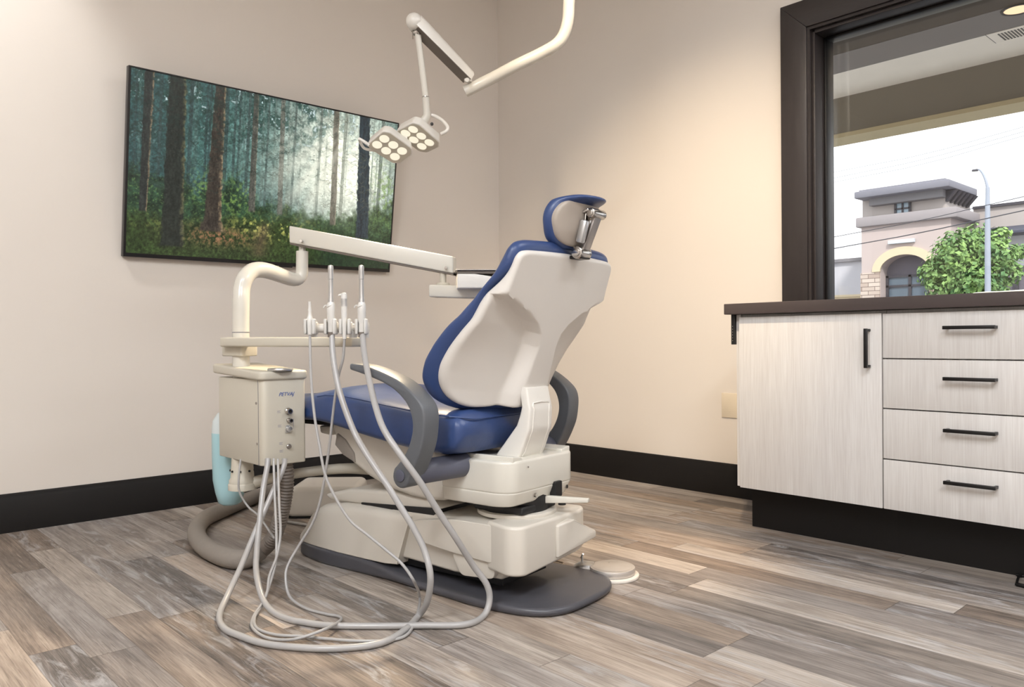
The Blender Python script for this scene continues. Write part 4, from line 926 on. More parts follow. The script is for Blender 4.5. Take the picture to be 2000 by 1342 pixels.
# holders on the bar
hs_ = [(1.584,-2.143,0.7848), (1.623,-2.1,0.7843), (1.652,-2.069,0.784), (1.684,-2.035,0.7836)]
rt = V((0.677439,0.735528,-0.008677)); rt.z = 0; rt.normalize(); fwv = V((-0.735577,0.677414,-0.005973)); fwv.z = 0; fwv.normalize()
for i, p in enumerate(hs_):
    p = U(p); m = MB(); pr0 = .0115 if i in (1, 3) else .0105
    ang = [math.radians(-40+k*22.5) for k in range(0, 13)]
    # open C-clip: inner and outer arc facing the operator
    inn = [(pr0*math.cos(a), pr0*math.sin(a)) for a in [math.radians(-48+k*23) for k in range(13)]]
    ou = [((pr0+.0075)*math.cos(a), (pr0+.0065)*math.sin(a)) for a in [math.radians(-56+k*24.3) for k in range(13)]]
    m.prism(inn+ou[::-1], lambda a, b, d, p=p: p+rt*a+fwv*b+V((0, 0, d)), -.022, .022, .003, 2, ang=40)
    c = m.done('instrument_holder', 'instr', bar, smooth=50)
m = MB(); p0, p1 = U(hs_[0])+fwv*.028-rt*.012, U(hs_[3])+fwv*.028+rt*.014
m.cyl(p0-V((0, 0, .004)), p1-V((0, 0, .004)), .0125, 20, .002)
for i in range(4):
    p = U(hs_[i])+fwv*.028-V((0, 0, .004)); m.cyl(p-rt*.016, p+rt*.016, .0185, 20, .004); m.cyl(p-fwv*.0, p-fwv*.014, .009, 12)
m.box(p0.lerp(p1, .1)-V((.006, .006, .03)), p0.lerp(p1, .1)+V((.006, .006, 0))) ; m.box(p0.lerp(p1, .75)-V((.008, .008, .032)), p0.lerp(p1, .75)+V((.008, .008, 0))); m.box(p0.lerp(p1, .95)-V((.008, .008, .032)), p0.lerp(p1, .95)+V((.008, .008, 0)))
m.done('holder_rail', 'instr', bar, smooth=40)

# ------------------------------------------------------------------ umbilical and other tubes under the unit
UM = [(1.264,-2.066,0.368),(1.268,-2.062,0.3002),(1.254,-2.063,0.2322),(1.224,-2.067,0.1532),(1.179,-2.072,0.0873),(1.101,-2.076,0.034),(1.145,-2.146,0.034),(1.101,-2.182,0.034),(0.97,-2.191,0.034),(0.7948,-2.165,0.034),(0.6202,-2.104,0.034),(0.4621,-2.009,0.034),(0.347,-1.881,0.034),(0.2407,-1.749,0.034),(0.1565,-1.618,0.036)]
UME = V((0.4693,-1.662,0.1165))
um = empty('umbilical_hose', UM[0], label='thick grey ribbed umbilical hose looping from the unit onto the floor', cat='hose')
k = 6
m = MB(); m.tube([V(p)-V(UM[0]) for p in UM[:k+1]], .0235, 18, sub=8, ridges=(.0100, .085)); m.done('corrugated_hose', 'corr', um, smooth=70)
m = MB(); m.tube([V(p)-V(UM[0]) for p in UM[k-1:]]+[UME-V(UM[0])], [.0285]+[.032]*(len(UM)-k+1), 20, sub=8); m.done('fabric_sleeve', 'sleeve', um, smooth=70)
TA = [(1.139,-2.157,0.3598),(1.154,-2.171,0.2998),(1.156,-2.169,0.255),(1.175,-2.149,0.2084),(1.245,-2.147,0.191),(1.309,-2.152,0.1684),(1.373,-2.156,0.1425)]
m = MB(); m.tube([V(p) for p in TA], .0035, 8, sub=5); m.done('vent_tube', 'hose', label='thin grey tube curling from the unit post hub past the ribbed hose', cat='tube', smooth=60)
# ------------------------------------------------------------------ overhead dental light
dl = empty('dental_light', (1.587,-1.05,2.103), label='white ceiling-mounted dental light with two glowing LED heads', cat='dental light')
D0 = V(dl.location); Q = lambda p: V(p)-D0
top = V((1.587,-1.05,2.103)); 
m = MB(); m.tube([Q((top.x, top.y, RH-.04)), Q((top.x, top.y, top.z+.3)), Q(top), Q((1.586,-1.053,2.015)), Q((1.583,-1.056,1.948)), Q((1.565,-1.061,1.897)), Q((1.537,-1.077,1.863)), Q((1.483,-1.106,1.837)), Q((1.409,-1.158,1.802)), Q((1.312,-1.205,1.764)), Q((1.227,-1.268,1.72))], .0225, 20, sub=5); m.done('ceiling_arm', 'cream2', dl, smooth=60)
m = MB(); m.cyl(Q((top.x, top.y, RH-.05)), Q((top.x, top.y, RH)), .08, 32, .006); m.done('ceiling_canopy', 'white', dl, smooth=40)
# elbow and second arm
P0, P1 = Q((1.256,-1.265,1.767)), Q((1.234,-1.509,1.923))
m = MB(); rows = []
d_ = (P1-P0); dn = d_.normalized(); s_ = dn.cross(V((0, 0, 1))).normalized(); uz = s_.cross(dn)
sec = [(math.cos(a)*.028, math.sin(a)*.030+.006) for a in [PI*k/8 for k in range(9)]]+[(-.028, -.022), (.028, -.022)]
for t, sc_ in ((0, .62), (.03, .75), (.9, 1), (1, 1)):
    p = P0+d_*t; rows.append([p+s_*a*sc_+uz*b_*sc_ for a, b_ in sec])
m.grid(rows, close_v=True, cap0=True, cap1=True); m.ball(P1+dn*.008, .031, 20); sa = m.done('swing_arm', 'white', dl, smooth=50)
m = MB(); rows = [[P0+d_*t+s_*a*.92-uz*(.0225) for a in (-.028, .028)]+[P0+d_*t+s_*a*.92-uz*.020 for a in (.028, -.028)] for t in (.02, .97)]; m.grid(rows, close_v=True, cap0=True, cap1=True); m.done('arm_channel', 'corr', sa, smooth=30)
m = MB(); m.cyl(Q((1.257,-1.279,1.748)), Q((1.257,-1.279,1.778)), .015, 16, .002); m.cyl(Q((1.285,-1.307,1.743)), Q((1.237,-1.257,1.766)), .008, 12); m.done('elbow_joint', 'white', sa, smooth=40)
T0, T1 = Q((1.23,-1.499,1.898)), Q((1.226,-1.461,1.659))
m = MB(); m.tube([T0, T1], .0118, 16); m.tube([T1, Q((1.22,-1.453,1.613)), Q((1.216,-1.45,1.59)), Q((1.203,-1.458,1.568))], [.0132, .0136, .015, .019], 16, sub=4); dr_ = m.done('drop_tube', 'cream2', dl, smooth=60)
m = MB(); m.cyl(T1-V((0, 0, .001)), T1+V((0, 0, .0015)), .0137, 20); m.cyl(T0+V((-.014, 0, -.005)), T0+V((.014, 0, -.005)), .013, 16, .002); m.cyl(T0+V((-.012, -.012, .0)), T0+V((-.012, -.012, -.03)), .003, 8); split_done(m, 'tube_collar', 'steel', dr_, smooth=30)
def led_head(name, ctr, a1, a2, n):
    a1, a2, n = V(a1).normalized(), V(a2).normalized(), V(n).normalized(); c = Q(ctr); p_ = .0425
    a2 = (a2-a1*a2.dot(a1)).normalized(); n = n-a1*n.dot(a1)-a2*n.dot(a2); n.normalize()
    h = empty(name, c, parent=dl)
    oc = round_poly([(-.070, -.046), (-.048, -.062), (.062, -.058), (.084, -.034), (.084, .034), (.062, .058), (-.048, .062), (-.070, .046)], .008, 3)
    fr_ = lambda a, b, d: a1*a+a2*b+n*d
    m = MB(); m.prism(oc, fr_, 0, -.040, .005, 3, scale=.90); m.done('head_housing', 'white', h, smooth=50)
    m = MB(); m.prism([(a*.93, b_*.93) for a, b_ in oc], fr_, 0.0005, .0014); m.done('face_plate', 'unit', h, smooth=40)
    for i in (-1, 0, 1):
        for j in (-.5, .5):
            q_ = a1*i*p_+a2*j*p_; m = MB()
            m.lathe([(.0185, .0016), (.0185, .003), (.015, .0034)], q_, n, 20); o2 = m.done('lens', 'led', h, smooth=40)
    return c, a1, a2, n
c1 = led_head('light_head', (1.189,-1.473,1.512), (-3.075,79.88,-37.83), (86.37,10.36,14.76), (1571,-3222,-6931))
c2 = led_head('light_head', (1.142,-1.568,1.468), (1.097,80.16,-33.84), (80.09,12.26,31.75), (2181,-3448,-6768))
m = MB(); m.tube([Q((1.135,-1.531,1.506)), Q((1.154,-1.497,1.509))], .014, 12); m.tube([Q((1.203,-1.458,1.572)), Q((1.189,-1.458,1.555))], .02, 14); split_done(m, 'head_yoke', 'white', dl, smooth=50)
m = MB(); m.tube([Q((1.224,-1.434,1.597)), Q((1.234,-1.423,1.593)), Q((1.27,-1.414,1.569)), Q((1.29,-1.408,1.543)), Q((1.291,-1.414,1.527)), Q((1.273,-1.426,1.517))], .0068, 12, sub=5); m.done('handle', 'white', dl, smooth=60)
m = MB(); m.tube([Q((1.074,-1.657,1.499)), Q((1.084,-1.646,1.49)), Q((1.1,-1.629,1.474))], [.005, .006, .0065], 12, sub=3); m.tube([Q((1.074,-1.657,1.499)), Q((1.049,-1.639,1.497)), Q((1.044,-1.616,1.475)), Q((1.08,-1.592,1.464))], .0055, 10, sub=4); m.done('handle', 'white', dl, smooth=60)
m = MB(); p = Q((1.238,-1.441,1.558)); m.cyl(p, p+V((0.0059,-0.0054,0)), .006, 16, .001); m.done('switch', 'blackmetal', dl, smooth=40)
led_n = (c1[3]+c2[3]).normalized(); led_c = D0+(c1[0]+c2[0])/2+led_n*.05

# ------------------------------------------------------------------ wire floor stand (only the corner of its base reaches the picture)
ws = empty('wire_stand', (2.927, -.575, 0), label='black wire floor stand by the cabinet toe kick, cut off by the right picture edge', cat='floor stand')
m = MB(); m.tube([(.36, .108, .006), (.0, .108, .006), (-.014, .104, .006), (-.018, .09, .006), (-.003, .012, .006), (.004, .001, .006), (.018, -.003, .006), (.18, -.016, .006), (.36, -.03, .006)], [.0045]*3+[.0035]*2+[.006]*4, 10, sub=4)
m.done('base_loop', 'blackmetal', ws, smooth=60)
for x in (.16, .34):
    m = MB(); m.tube([(x, -.016 if x < .2 else -.028, .006), (x, -.022 if x < .2 else -.030, .2), (x, -.026 if x < .2 else -.032, .46)], .004, 8, sub=3); m.done('upright', 'blackmetal', ws, smooth=60)
m = MB(); m.box((.145, -.045, .30), (.355, -.020, .305), .001); m.box((.145, -.045, .30), (.355, -.042, .34), .001); m.box((.145, -.024, .30), (.355, -.020, .46), .001); m.done('tray', 'blackmetal', ws, smooth=30)

# ------------------------------------------------------------------ outside: porch soffit
m = MB(); m.box((-2, .1805, 2.5), (9, 1.59, 2.56)); m.done('porch_soffit', 'soffit1', kind='structure', smooth=0)
m = MB(); m.box((-2, 1.59, 2.498), (9, 1.94, 2.56)); m.done('porch_soffit', 'soffit2', kind='structure', smooth=0)
m = MB(); m.box((-2, 1.94, 2.50), (9, 2.48, 2.56)); m.done('porch_soffit', 'soffit3', kind='structure', smooth=0)
m = MB(); m.box((-2, 2.48, 2.235), (9, 2.72, 2.75)); m.done('porch_beam', 'beam', kind='structure', smooth=0)
m = MB(); m.box((-2, 2.476, 2.205), (9, 2.73, 2.235)); m.done('porch_beam_trim', 'beam_tan', kind='structure', smooth=0)
m = MB(); m.box((-.50, 2.50, -.3), (-.3, 2.70, 2.205)); m.done('porch_post', 'beam', kind='structure', smooth=0)
dlt = (2.359,1.649,2.498)
cn = empty('downlight', dlt, label='recessed round downlight glowing warm in the porch soffit', cat='downlight')
m = MB(); m.lathe([(.066, -.006), (.078, -.006), (.080, -.001), (.078, .0)], (0, 0, -.002), (0, 0, 1), 36); m.bm.faces.ensure_lookup_table()
bmesh.ops.delete(m.bm, geom=[f for f in m.bm.faces if len(f.verts) > 4], context='FACES'); m.done('trim_ring', 'blackmetal', cn, smooth=40)
m = MB(); m.lathe([(.066, -.0045), (.001, -.0046)], (0, 0, -.0), (0, 0, 1), 36); m.done('lamp', 'can_led', cn, smooth=40)
vt = (2.124,2.035,2.5); vn_ = empty('soffit_vent', vt, label='perforated rectangular vent plate in the pale strip of the porch soffit', cat='vent')
m = MB(); m.box((0, -.105, -.006), (.42, .085, -.001), .002); m.done('plate', 'soffit3', vn_, smooth=30)
m = MB(); m.box((-.006, -.111, -.003), (.426, .091, -.0005)); m.done('plate_edge', 'soffit2', vn_, smooth=0)
m = MB()
for i in range(22):
    for j in range(8): m.box((.05+.0165*i, -.075+.0185*j, -.0075), (.0595+.0165*i, -.064+.0185*j, -.0058))
m.done('perforation', 'black', vn_, smooth=0)

# ------------------------------------------------------------------ outside: street, building, tree, lamp, wires
MB().box((-60, 4.6, -.5), (40, 90, -.4)).done('ground', 'asphalt', kind='structure', smooth=0)
MB().box((-60, .2, -.5), (40, 4.6, -.3)).done('bounce_pavement', 'whitewall', kind='structure', smooth=0)  # unseen pale slab, added to bounce sky light onto the soffit
Y0 = 28.0
tx0, tx1 = (-9.839,28,3.891)[0], (-6.801,28,3.639)[0]
zb_, zt_ = -.4, (-8.371,28,6.261)[2]
bd = empty('office_tower', (tx0, Y0, -.4), label='taupe corner tower with flat overhanging roof and arched entry across the street', cat='building')
G = lambda x, y, z: (x-tx0, y-Y0, z+.4)
td = 2.6
z_band = (-8.378,28,5.016)[2]
m = MB(); m.box(G(tx0, Y0, z_band), G(tx1, Y0+td, zt_)); m.done('upper_wall', 'stucco', bd, smooth=0)
# lower wall with arched opening
ax0, ax1 = (-9.032,27.7,2.625)[0], (-7.281,27.7,2.53)[0]; acx, ar = (ax0+ax1)/2, (ax1-ax0)/2; zs_ = (-8.18,27.7,3.195)[2]; ztop_arch = (-8.121,27.7,3.787)[2]; kx = (ztop_arch-zs_)/ar
lw0, lw1 = (-9.757,27.7,2.665)[0], (-6.536,27.7,2.489)[0]
arc = [(acx+ar*math.cos(PI*k/18), zs_+ar*kx*math.sin(PI*k/18)) for k in range(19)]
YW = lambda a, b, d: G(a, d, b)
m = MB()
m.prism([(lw1, zb_), (lw1, z_band), (acx, z_band)]+arc[9::-1]+[(ax1, zb_)], YW, 27.7, 28.0+td)
m.prism([(acx, z_band), (lw0, z_band), (lw0, zb_), (ax0, zb_)]+arc[18:8:-1], YW, 27.7, 28.0+td)
m.done('lower_wall', 'stucco_pink', bd, smooth=0)
m = MB(); m.box(G(ax0-.1, 28.3, zb_), G(ax1+.1, 28.4, ztop_arch+.2)); m.done('entry_recess', 'recess', bd, smooth=0)
oa_ = [(acx+(ar+.30)*math.cos(PI*k/18), zs_+(ar*kx+.30)*math.sin(PI*k/18)) for k in range(19)]
m = MB()
for k in range(18): m.prism([arc[k], arc[k+1], oa_[k+1], oa_[k]], YW, 27.62, 27.72)
m.done('arch_surround', 'archtan', bd, smooth=0)
m = MB(); zst = (-9.417,27.7,3.182)[2]; m.box(G(lw0-.02, 27.64, zb_), G(ax0-.02, 27.72, zst)); m.box(G(ax1+.02, 27.64, zb_), G(lw1+.02, 27.72, zst)); split_done(m, 'stone_cladding', 'stone', bd, smooth=0)
dx0, dx1 = (-9.022,28.2,2.644)[0], (-7.457,28.2,2.558)[0]; dz = (-8.278,28.2,3.052)[2]; dm = (-8.187,28.2,2.598)[0]
m = MB(); m.box(G(dx0, 28.22, zb_), G(dx1, 28.28, dz)); gl_ = m.done('entry_glazing', 'darkglass', bd, smooth=0)
m = MB()
for x in (dx0, dm, dx1-.06): m.box(G(x, 28.16, zb_), G(x+.1, 28.23, dz))
for zz in (dz-.08, (-8.281,28.2,2.603)[2]): m.box(G(dx0, 28.16, zz), G(dx1, 28.23, zz+.08))
m.done('entry_frame', 'frame_ext', gl_, smooth=0)
# bands and roof
m = MB(); m.box(G(lw0-.15, 27.5, z_band-.05), G(lw1+.25, 28+td+.1, z_band+.33), .05, 2); m.done('cornice_band', 'band', bd, smooth=30)
rx0, rx1 = (-9.815,27.2,6.135)[0], (-6.438,27.2,6.067)[0]; rz0, rz1 = (-8.064,27.2,6.044)[2], (-8.063,27.2,6.309)[2]
m = MB(); m.box(G(rx0, 27.2, rz0), G(rx1, 30.24, rz1), .04, 2); m.box(G(rx0+.15, 27.3, rz1), G(rx1-.15, 30.14, rz1+.05)); m.done('roof', 'roofgrey', bd, smooth=30)
m = MB(); m.box(G(rx0+.4, 27.6, rz0-.28), G(rx1-.35, 30.1, rz0)); m.done('eave_board', 'roofedge', bd, smooth=0)
m = MB()
for k in range(6): y = 27.95+k*.42; m.hexa([G(tx1, y, rz0-.42), G(tx1+.05, y, rz0-.42), G(tx1+.05, y+.18, rz0-.42), G(tx1, y+.18, rz0-.42), G(tx1, y, rz0-.02), G(tx1+.4, y, rz0-.02), G(tx1+.4, y+.18, rz0-.02), G(tx1, y+.18, rz0-.02)])
split_done(m, 'corbel', 'frame_ext', bd, smooth=0)
wx0, wx1, wz0, wz1 = (-8.555,27.98,5.543)[0], (-8.034,27.98,5.477)[0], (-8.294,27.98,5.277)[2], (-8.291,27.98,5.839)[2]
m = MB(); m.box(G(wx0, 27.95, wz0), G(wx1, 27.99, wz1)); wd = m.done('upper_window', 'skyglass', bd, smooth=0)
m = MB()
for a, b_ in (((wx0-.04, wz0-.04), (wx0+.04, wz1+.04)), ((wx1-.04, wz0-.04), (wx1+.04, wz1+.04)), (((wx0+wx1)/2-.03, wz0), ((wx0+wx1)/2+.03, wz1)), ((wx0, wz0-.04), (wx1, wz0+.04)), ((wx0, wz1-.04), (wx1, wz1+.04)), ((wx0, (wz0+wz1)/2-.03), (wx1, (wz0+wz1)/2+.03))):
    m.box(G(a[0], 27.90, a[1]), G(b_[0], 27.96, b_[1]))
m.done('window_bars', 'frame_ext', wd, smooth=0)
sx0, sx1, sz0, sz1 = (-8.695,27.6,4.354)[0], (-7.753,27.6,4.262)[0], (-8.228,27.6,4.212)[2], (-8.228,27.6,4.347)[2]
m = MB(); m.box(G(sx0, 27.55, sz0), G(sx1, 27.69, sz1), .01); m.done('blank_sign', 'sign', bd, smooth=0, label='pale blank sign panel')
# right wing
wg = empty('office_wing', (lw1, 29.5, -.4), label='long low wing with slate awning right of the corner tower', cat='building')
G2 = lambda x, y, z: (x-lw1, y-29.5, z+.4)
xe = 8.
pz = (-5.665,30,5.503)[2]; az0, az1 = (-5.278,28.6,4.318)[2], (-5.277,28.6,4.646)[2]
m = MB(); m.box(G2(lw1+.03, 30, az1-.3), G2(xe, 36, pz)); m.done('parapet', 'stucco', wg, smooth=0)
m = MB(); m.box(G2(lw1+.03, 29.9, pz), G2(xe, 36, pz+.1)); m.done('coping', 'frame_ext', wg, smooth=0)
m = MB(); m.hexa([G2(lw1+.03, 28.5, az0), G2(xe, 28.5, az0), G2(xe, 30, az0), G2(lw1+.03, 30, az0), G2(lw1+.03, 28.5, az1-.25), G2(xe, 28.5, az1-.25), G2(xe, 30, az1+.1), G2(lw1+.03, 30, az1+.1)]); m.done('awning', 'awning', wg, smooth=0)
wz_ = (-5.043,29.5,3.219)[2]
m = MB(); m.box(G2(lw1+.03, 29.5, wz_), G2(xe, 30, az0+.01)); m.done('wall_band', 'whitewall', wg, smooth=0)
m = MB(); m.box(G2(lw1+.03, 29.6, zb_), G2(xe, 29.7, wz_)); m.done('shopfront', 'recess', wg, smooth=0)
m = MB()
for px in ((-5.045,29.5,2.848)[0], (-5.872,29.5,2.901)[0], (-4.097,29.5,2.787)[0], (-3.195,29.5,2.729)[0]): m.box(G2(px, 29.5, zb_), G2(px+.14, 29.61, wz_))
split_done(m, 'mullion', 'frame_ext', wg, smooth=0)
# left wing
lwg = empty('siding_annex', (-20, 31, -.4), label='low white vertically sided building left of the corner tower', cat='building')
G3 = lambda x, y, z: (x+20, y-31, z+.4)
lz = (-11.92,31,3.989)[2]; lb = (-11.93,31,2.55)[2]
m = MB(); m.box(G3(-22, 31, lb), G3(tx0+1, 35, lz)); m.done('siding', 'siding', lwg, smooth=0)
m = MB(); m.box(G3(-22, 30.85, lz), G3(tx0+1, 35, lz+.14)); m.done('coping', 'roofedge', lwg, smooth=0)
m = MB(); m.box(G3(-22, 30.95, lb-.1), G3(tx0+1, 31.0, lb)); m.box(G3(-22, 31, zb_), G3(tx0+1, 35, lb-.1)); m.done('base_wall', 'archtan', lwg, smooth=0)

# tree: trunk, limbs and leaf clusters
tr_c = V((-4.048,21,1.522)); tr_c.z = -.4
tr = empty('tree', tr_c, label='green leafy street tree in front of the building behind the lamp post', cat='tree')
random.seed(11)
m = MB(); m.tube([(0, 0, 0), (.05, 0, 1.2), (0, .05, 2.2), (.05, 0, 3.0)], [.13, .11, .09, .05], 10, sub=4)
blobs = []
for (px, pz, r) in ((((-4.149,21,2.317)), 0, .85), (((-3.72,21,2.432)), 0, .8), (((-4.643,21,2.304)), 0, .62), (((-4.82,21,2.505)), 0, .45), (((-4.439,21,2.771)), 0, .6), (((-4.277,21,3.191)), 0, .5), (((-4.041,21,3.027)), 0, .72), (((-3.718,21,2.928)), 0, .72), (((-3.741,21,3.427)), 0, .45), (((-3.226,21,3.417)), 0, .34), (((-3.277,21,3.031)), 0, .45), (((-3.217,21,2.678)), 0, .5), (((-2.935,21,2.863)), 0, .36), (((-2.754,21,2.985)), 0, .22), (((-2.973,21,2.452)), 0, .42), (((-3.405,21,2.201)), 0, .7), (((-4.763,21,2.839)), 0, .2), (((-3.916,21,1.946)), 0, .9), (((-3.345,21,1.889)), 0, .6), (((-4.443,21,1.943)), 0, .6)):
    c = V(px)-tr_c; c.y += random.uniform(-.5, .5); blobs.append((c, r))
    m.tube([(.05, 0, min(c.z*.7, 3.4)), V((.05, 0, c.z*.8)).lerp(c, .5), c], [.045, .03, .01], 6, sub=2)
m.done('trunk', 'bark', tr, smooth=60)
lf = MB()
for c, r in blobs:
    for k in range(int(900*r*r+90)):
        d_ = V((random.gauss(0, 1), random.gauss(0, 1), random.gauss(0, 1))).normalized()*r*.92*random.uniform(.3, 1.12)**.6
        p = c+d_; nrm = (d_.normalized()+V((random.uniform(-.7, .7), random.uniform(-.7, .7), random.uniform(-.2, .9)))).normalized()
        a = nrm.orthogonal().normalized(); b_ = nrm.cross(a); s_ = random.uniform(.05, .10); th = random.random()*6.28
        a, b_ = a*math.cos(th)+b_*math.sin(th), b_*math.cos(th)-a*math.sin(th)
        lf._add([p-a*s_, p-b_*s_*.55+nrm*.01, p+a*s_, p+b_*s_*.55+nrm*.01], [(0, 1, 2, 3)])
lf.done('foliage', 'leaf', tr, smooth=0)
# street lamp
lp = V((-2.546,18,1.899)); sl = empty('street_lamp', (lp.x, 18, -.4), label='tall grey street lamp with curved arm outside the window', cat='street lamp')
SL = lambda p: V(p)-V((lp.x, 18, -.4))
tp_ = (-2.536,18,4.281)
m = MB(); m.tube([(0, 0, 0), SL((-2.541,18,3.005)), SL(tp_)], [.075, .062, .042], 14, sub=4); m.done('pole', 'pole', sl, smooth=50)
m = MB(); m.tube([SL(tp_)+V((0, 0, -.02)), SL((-2.568,18,4.421)), SL((-2.622,18,4.59)), SL((-2.699,18,4.725)), SL((-2.766,18,4.748))], [.034, .03, .026, .022, .02], 10, sub=4); m.done('arm', 'pole', sl, smooth=50)
p = SL((-2.777,18,4.738)); m = MB(); m.hexa([p+V((-.10, -.05, -.02)), p+V((.03, -.05, -.03)), p+V((.03, .05, -.03)), p+V((-.10, .05, -.02)), p+V((-.08, -.03, .02)), p+V((.03, -.03, .02)), p+V((.03, .03, .02)), p+V((-.08, .03, .02))], .008); m.done('lamp_head', 'frame_ext', sl, smooth=40)
# overhead wires
for a, b_, c_, r_, lb in (((-6.823,17,3.261), (-3.791,17,3.521), (-0.9509,17,3.88), .008, 'upper of the two dark cables crossing the tower front'), ((-6.825,17,2.955), (-3.793,17,3.223), (-0.9521,17,3.57), .012, 'lower and thicker of the two dark cables crossing the tower front'),
    ((-9.906,23,6.272), (-5.828,23,6.411), (-2.301,23,6.803), .005, 'topmost faint wire high in the white sky'), ((-9.907,23,6.057), (-5.829,23,6.251), (-2.301,23,6.674), .005, 'middle of the three faint wires in the sky'), ((-9.908,23,5.913), (-5.829,23,6.107), (-2.302,23,6.559), .005, 'lowest of the three faint wires in the sky')):
    m = MB(); A_, B_, C_ = V(a), V(b_), V(c_); m.tube([A_-(B_-A_)*6, A_, B_, C_, C_+(C_-B_)*4], r_, 6, sub=4)
    m.done('overhead_cable', 'wire', label=lb, cat='cable', group='overhead cables outside', smooth=60)
# parked car whose roof shows above the sill
cp = V((-0.9517,13,1.498)); car = empty('car', (cp.x, 13, -.4), label='cream car roof just showing above the counter at the lamp post', cat='car')
hz_ = cp.z+.4
m = MB(); m.prism(smooth_poly([(-.30, hz_-.12), (-.18, hz_-.02), (0, hz_), (.3, hz_), (1.2, hz_-.02), (1.9, hz_-.4), (2.4, hz_-.55), (2.4, .35), (-1.9, .35), (-1.9, hz_-.6), (-.9, hz_-.5)], 3), XZ, -.8, .8, .03, 2); m.done('body', 'carpaint', car, smooth=40)
for x in (-1.2, 1.6):
    for y in (-.75, .75): m = MB(); m.cyl((x, y-.1, .32), (x, y+.1, .32), .32, 20, .03); m.done('wheel', 'rubber', car, smooth=40)

# ------------------------------------------------------------------ lights
def area(name, loc, target, sx, sy, power, col, spread=PI):
    l = bpy.data.lights.new(name, 'AREA'); l.shape = 'RECTANGLE'; l.size = sx; l.size_y = sy; l.energy = power; l.color = col; l.spread = spread
    o = bpy.data.objects.new(name, l); COL.objects.link(o); o.location = loc
    o.rotation_euler = (V(target)-V(loc)).to_track_quat('-Z', 'Y').to_euler(); return o
# ceiling panel near the window, and two unseen panels added as fill
for k, (x, y) in enumerate(((3.9, -.55), (4.5, -3.4), (3.1, -4.6))):
    t = empty('room_or_fill_panel', (x, y, RH), label='flat ceiling light panel, ' + ('nearest the window', 'added as unseen fill to the right of the camera', 'added as unseen fill at the back of the room')[k], cat='ceiling light')
    m = MB(); m.box((-.32, -.62, -.02), (.32, .62, 0), .003); m.done('frame', 'white', t, smooth=30)
    m = MB(); m.box((-.29, -.59, -.024), (.29, .59, -.0205)); m.done('diffuser', 'ceil_led', t, smooth=0)
PW = [34, 72, 86, 88, 440, 85, 260]
area('room_or_fill_lamp', (3.9, -.55, RH-.03), (3.9, -.55, 0), .6, 1.2, PW[0], (.955, 1, 1.05))
area('room_or_fill_lamp', (4.5, -3.4, RH-.03), (4.5, -3.4, 0), .6, 1.2, PW[1], (.955, 1, 1.05))  # unseen fill, added to brighten the camera side
area('room_or_fill_lamp', (3.1, -4.6, RH-.03), (3.1, -4.6, 0), .6, 1.2, PW[2], (.955, 1, 1.05))  # unseen fill from behind the camera, added for the chair back
def spot(name, loc, target, power, col, size, blend, r=.04):
    l = bpy.data.lights.new(name, 'SPOT'); l.energy = power; l.color = col; l.spot_size = math.radians(size); l.spot_blend = blend; l.shadow_soft_size = r
    o = bpy.data.objects.new(name, l); COL.objects.link(o); o.location = loc; o.rotation_euler = (V(target)-V(loc)).to_track_quat('-Z', 'Y').to_euler(); return o
# wall washer close to the left wall (out of the picture, its scallop shows top left)
spot('wall_washer', (.55, -3.22, RH-.06), (0, -2.98, 2.25), PW[3], (1, .99, .97), 66, .5, .05)
# unseen spots added to make the warm glow on wall and floor
spot('added_warm_spot', (2.85, -2.2, RH-.06), (1.27, 0, .80), PW[4], (1, .80, .56), 46, 1, .06)
spot('added_warm_spot', (2.7, -.55, RH-.06), (1.98, -1.10, 0), PW[6], (1, .66, .34), 20, 1, .04)  # added for the warm patch on the floor
# beam of the dental light
spot('dental_light_beam', led_c, led_c+led_n, PW[5], (1, .80, .54), 88, .7, .05)
for k, (x, y, lb) in enumerate(((.55, -3.22, 'round ceiling wall washer beside the television wall'), (2.85, -2.2, 'round ceiling fixture of the added warm wall spot above the dental chair'), (2.7, -.55, 'round ceiling fixture of the added warm floor spot close to the window'))):
    m = MB(); m.cyl((x, y, RH-.03), (x, y, RH), .07, 28, .004); m.done('room_or_added_spot', 'white', label=lb, cat='ceiling light', smooth=40)  # the last two fixtures belong to the added warm spots
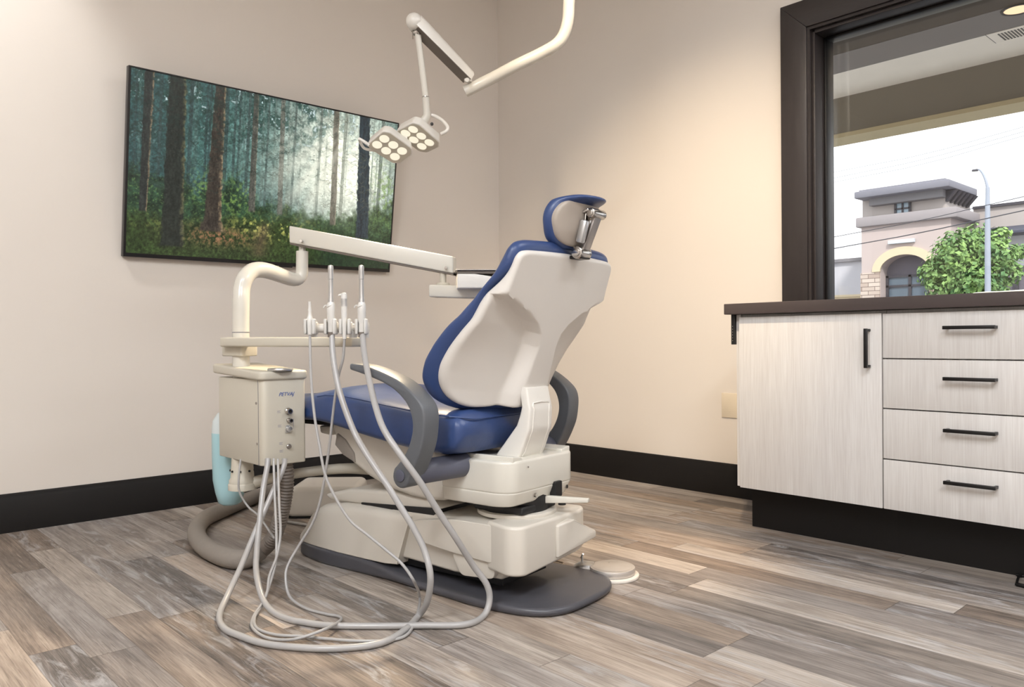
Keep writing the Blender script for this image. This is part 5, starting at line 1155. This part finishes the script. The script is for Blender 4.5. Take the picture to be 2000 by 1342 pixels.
# daylight: bright overcast sky, weak sun
wd_ = bpy.data.worlds.new('World'); bpy.context.scene.world = wd_; wd_.use_nodes = True; nt = wd_.node_tree; bg = nt.nodes['Background']
tc = N(nt, 'ShaderNodeTexCoord'); sp = N(nt, 'ShaderNodeSeparateXYZ'); L(nt, tc.outputs['Generated'], sp.inputs[0])
nz = N(nt, 'ShaderNodeTexNoise', i_Scale=3.0, i_Detail=4.0); L(nt, tc.outputs['Generated'], nz.inputs[0])
r = N(nt, 'ShaderNodeValToRGB'); L(nt, math_(nt, 'ADD', sp.outputs[2], math_(nt, 'MULTIPLY', nz.outputs[0], .12)), r.inputs[0])
r.color_ramp.elements[0].position = 0; r.color_ramp.elements[0].color = (1, 1, 1, 1); r.color_ramp.elements[1].position = .5; r.color_ramp.elements[1].color = (.90, .955, 1, 1)
L(nt, r.outputs[0], bg.inputs[0]); bg.inputs[1].default_value = 1.8
sl_ = bpy.data.lights.new('sun', 'SUN'); sl_.energy = 3.4; sl_.angle = math.radians(6); sl_.color = (1, .96, .9); so_ = bpy.data.objects.new('sun', sl_); COL.objects.link(so_)
so_.rotation_euler = V((-.55, .62, -.75)).to_track_quat('-Z', 'Y').to_euler()

# ------------------------------------------------------------------ camera and view
cam = bpy.data.cameras.new('camera'); co2 = bpy.data.objects.new('camera', cam); COL.objects.link(co2)
cam.sensor_width = 36; cam.lens = 1538.22*36/2000; cam.clip_start = .05; cam.clip_end = 300
Rm = Matrix(((0.677439,0.735528,-0.008677), (0.001484,0.010429,0.999945), (-V((-0.735577,0.677414,-0.005973))))).transposed()
co2.matrix_world = Matrix.Translation((3.63,-3.243,0.745)) @ Rm.to_4x4()
sc = bpy.context.scene; sc.camera = co2
sc.view_settings.view_transform = 'Standard'; sc.view_settings.look = 'None'; sc.view_settings.exposure = 0.0; sc.view_settings.gamma = 1
sc.view_settings.use_curve_mapping = False
sc.cycles.max_bounces = 8; sc.cycles.diffuse_bounces = 5; sc.cycles.caustics_reflective = False; sc.cycles.caustics_refractive = False
sc.cycles.use_denoising = True; sc.cycles.sample_clamp_indirect = 6
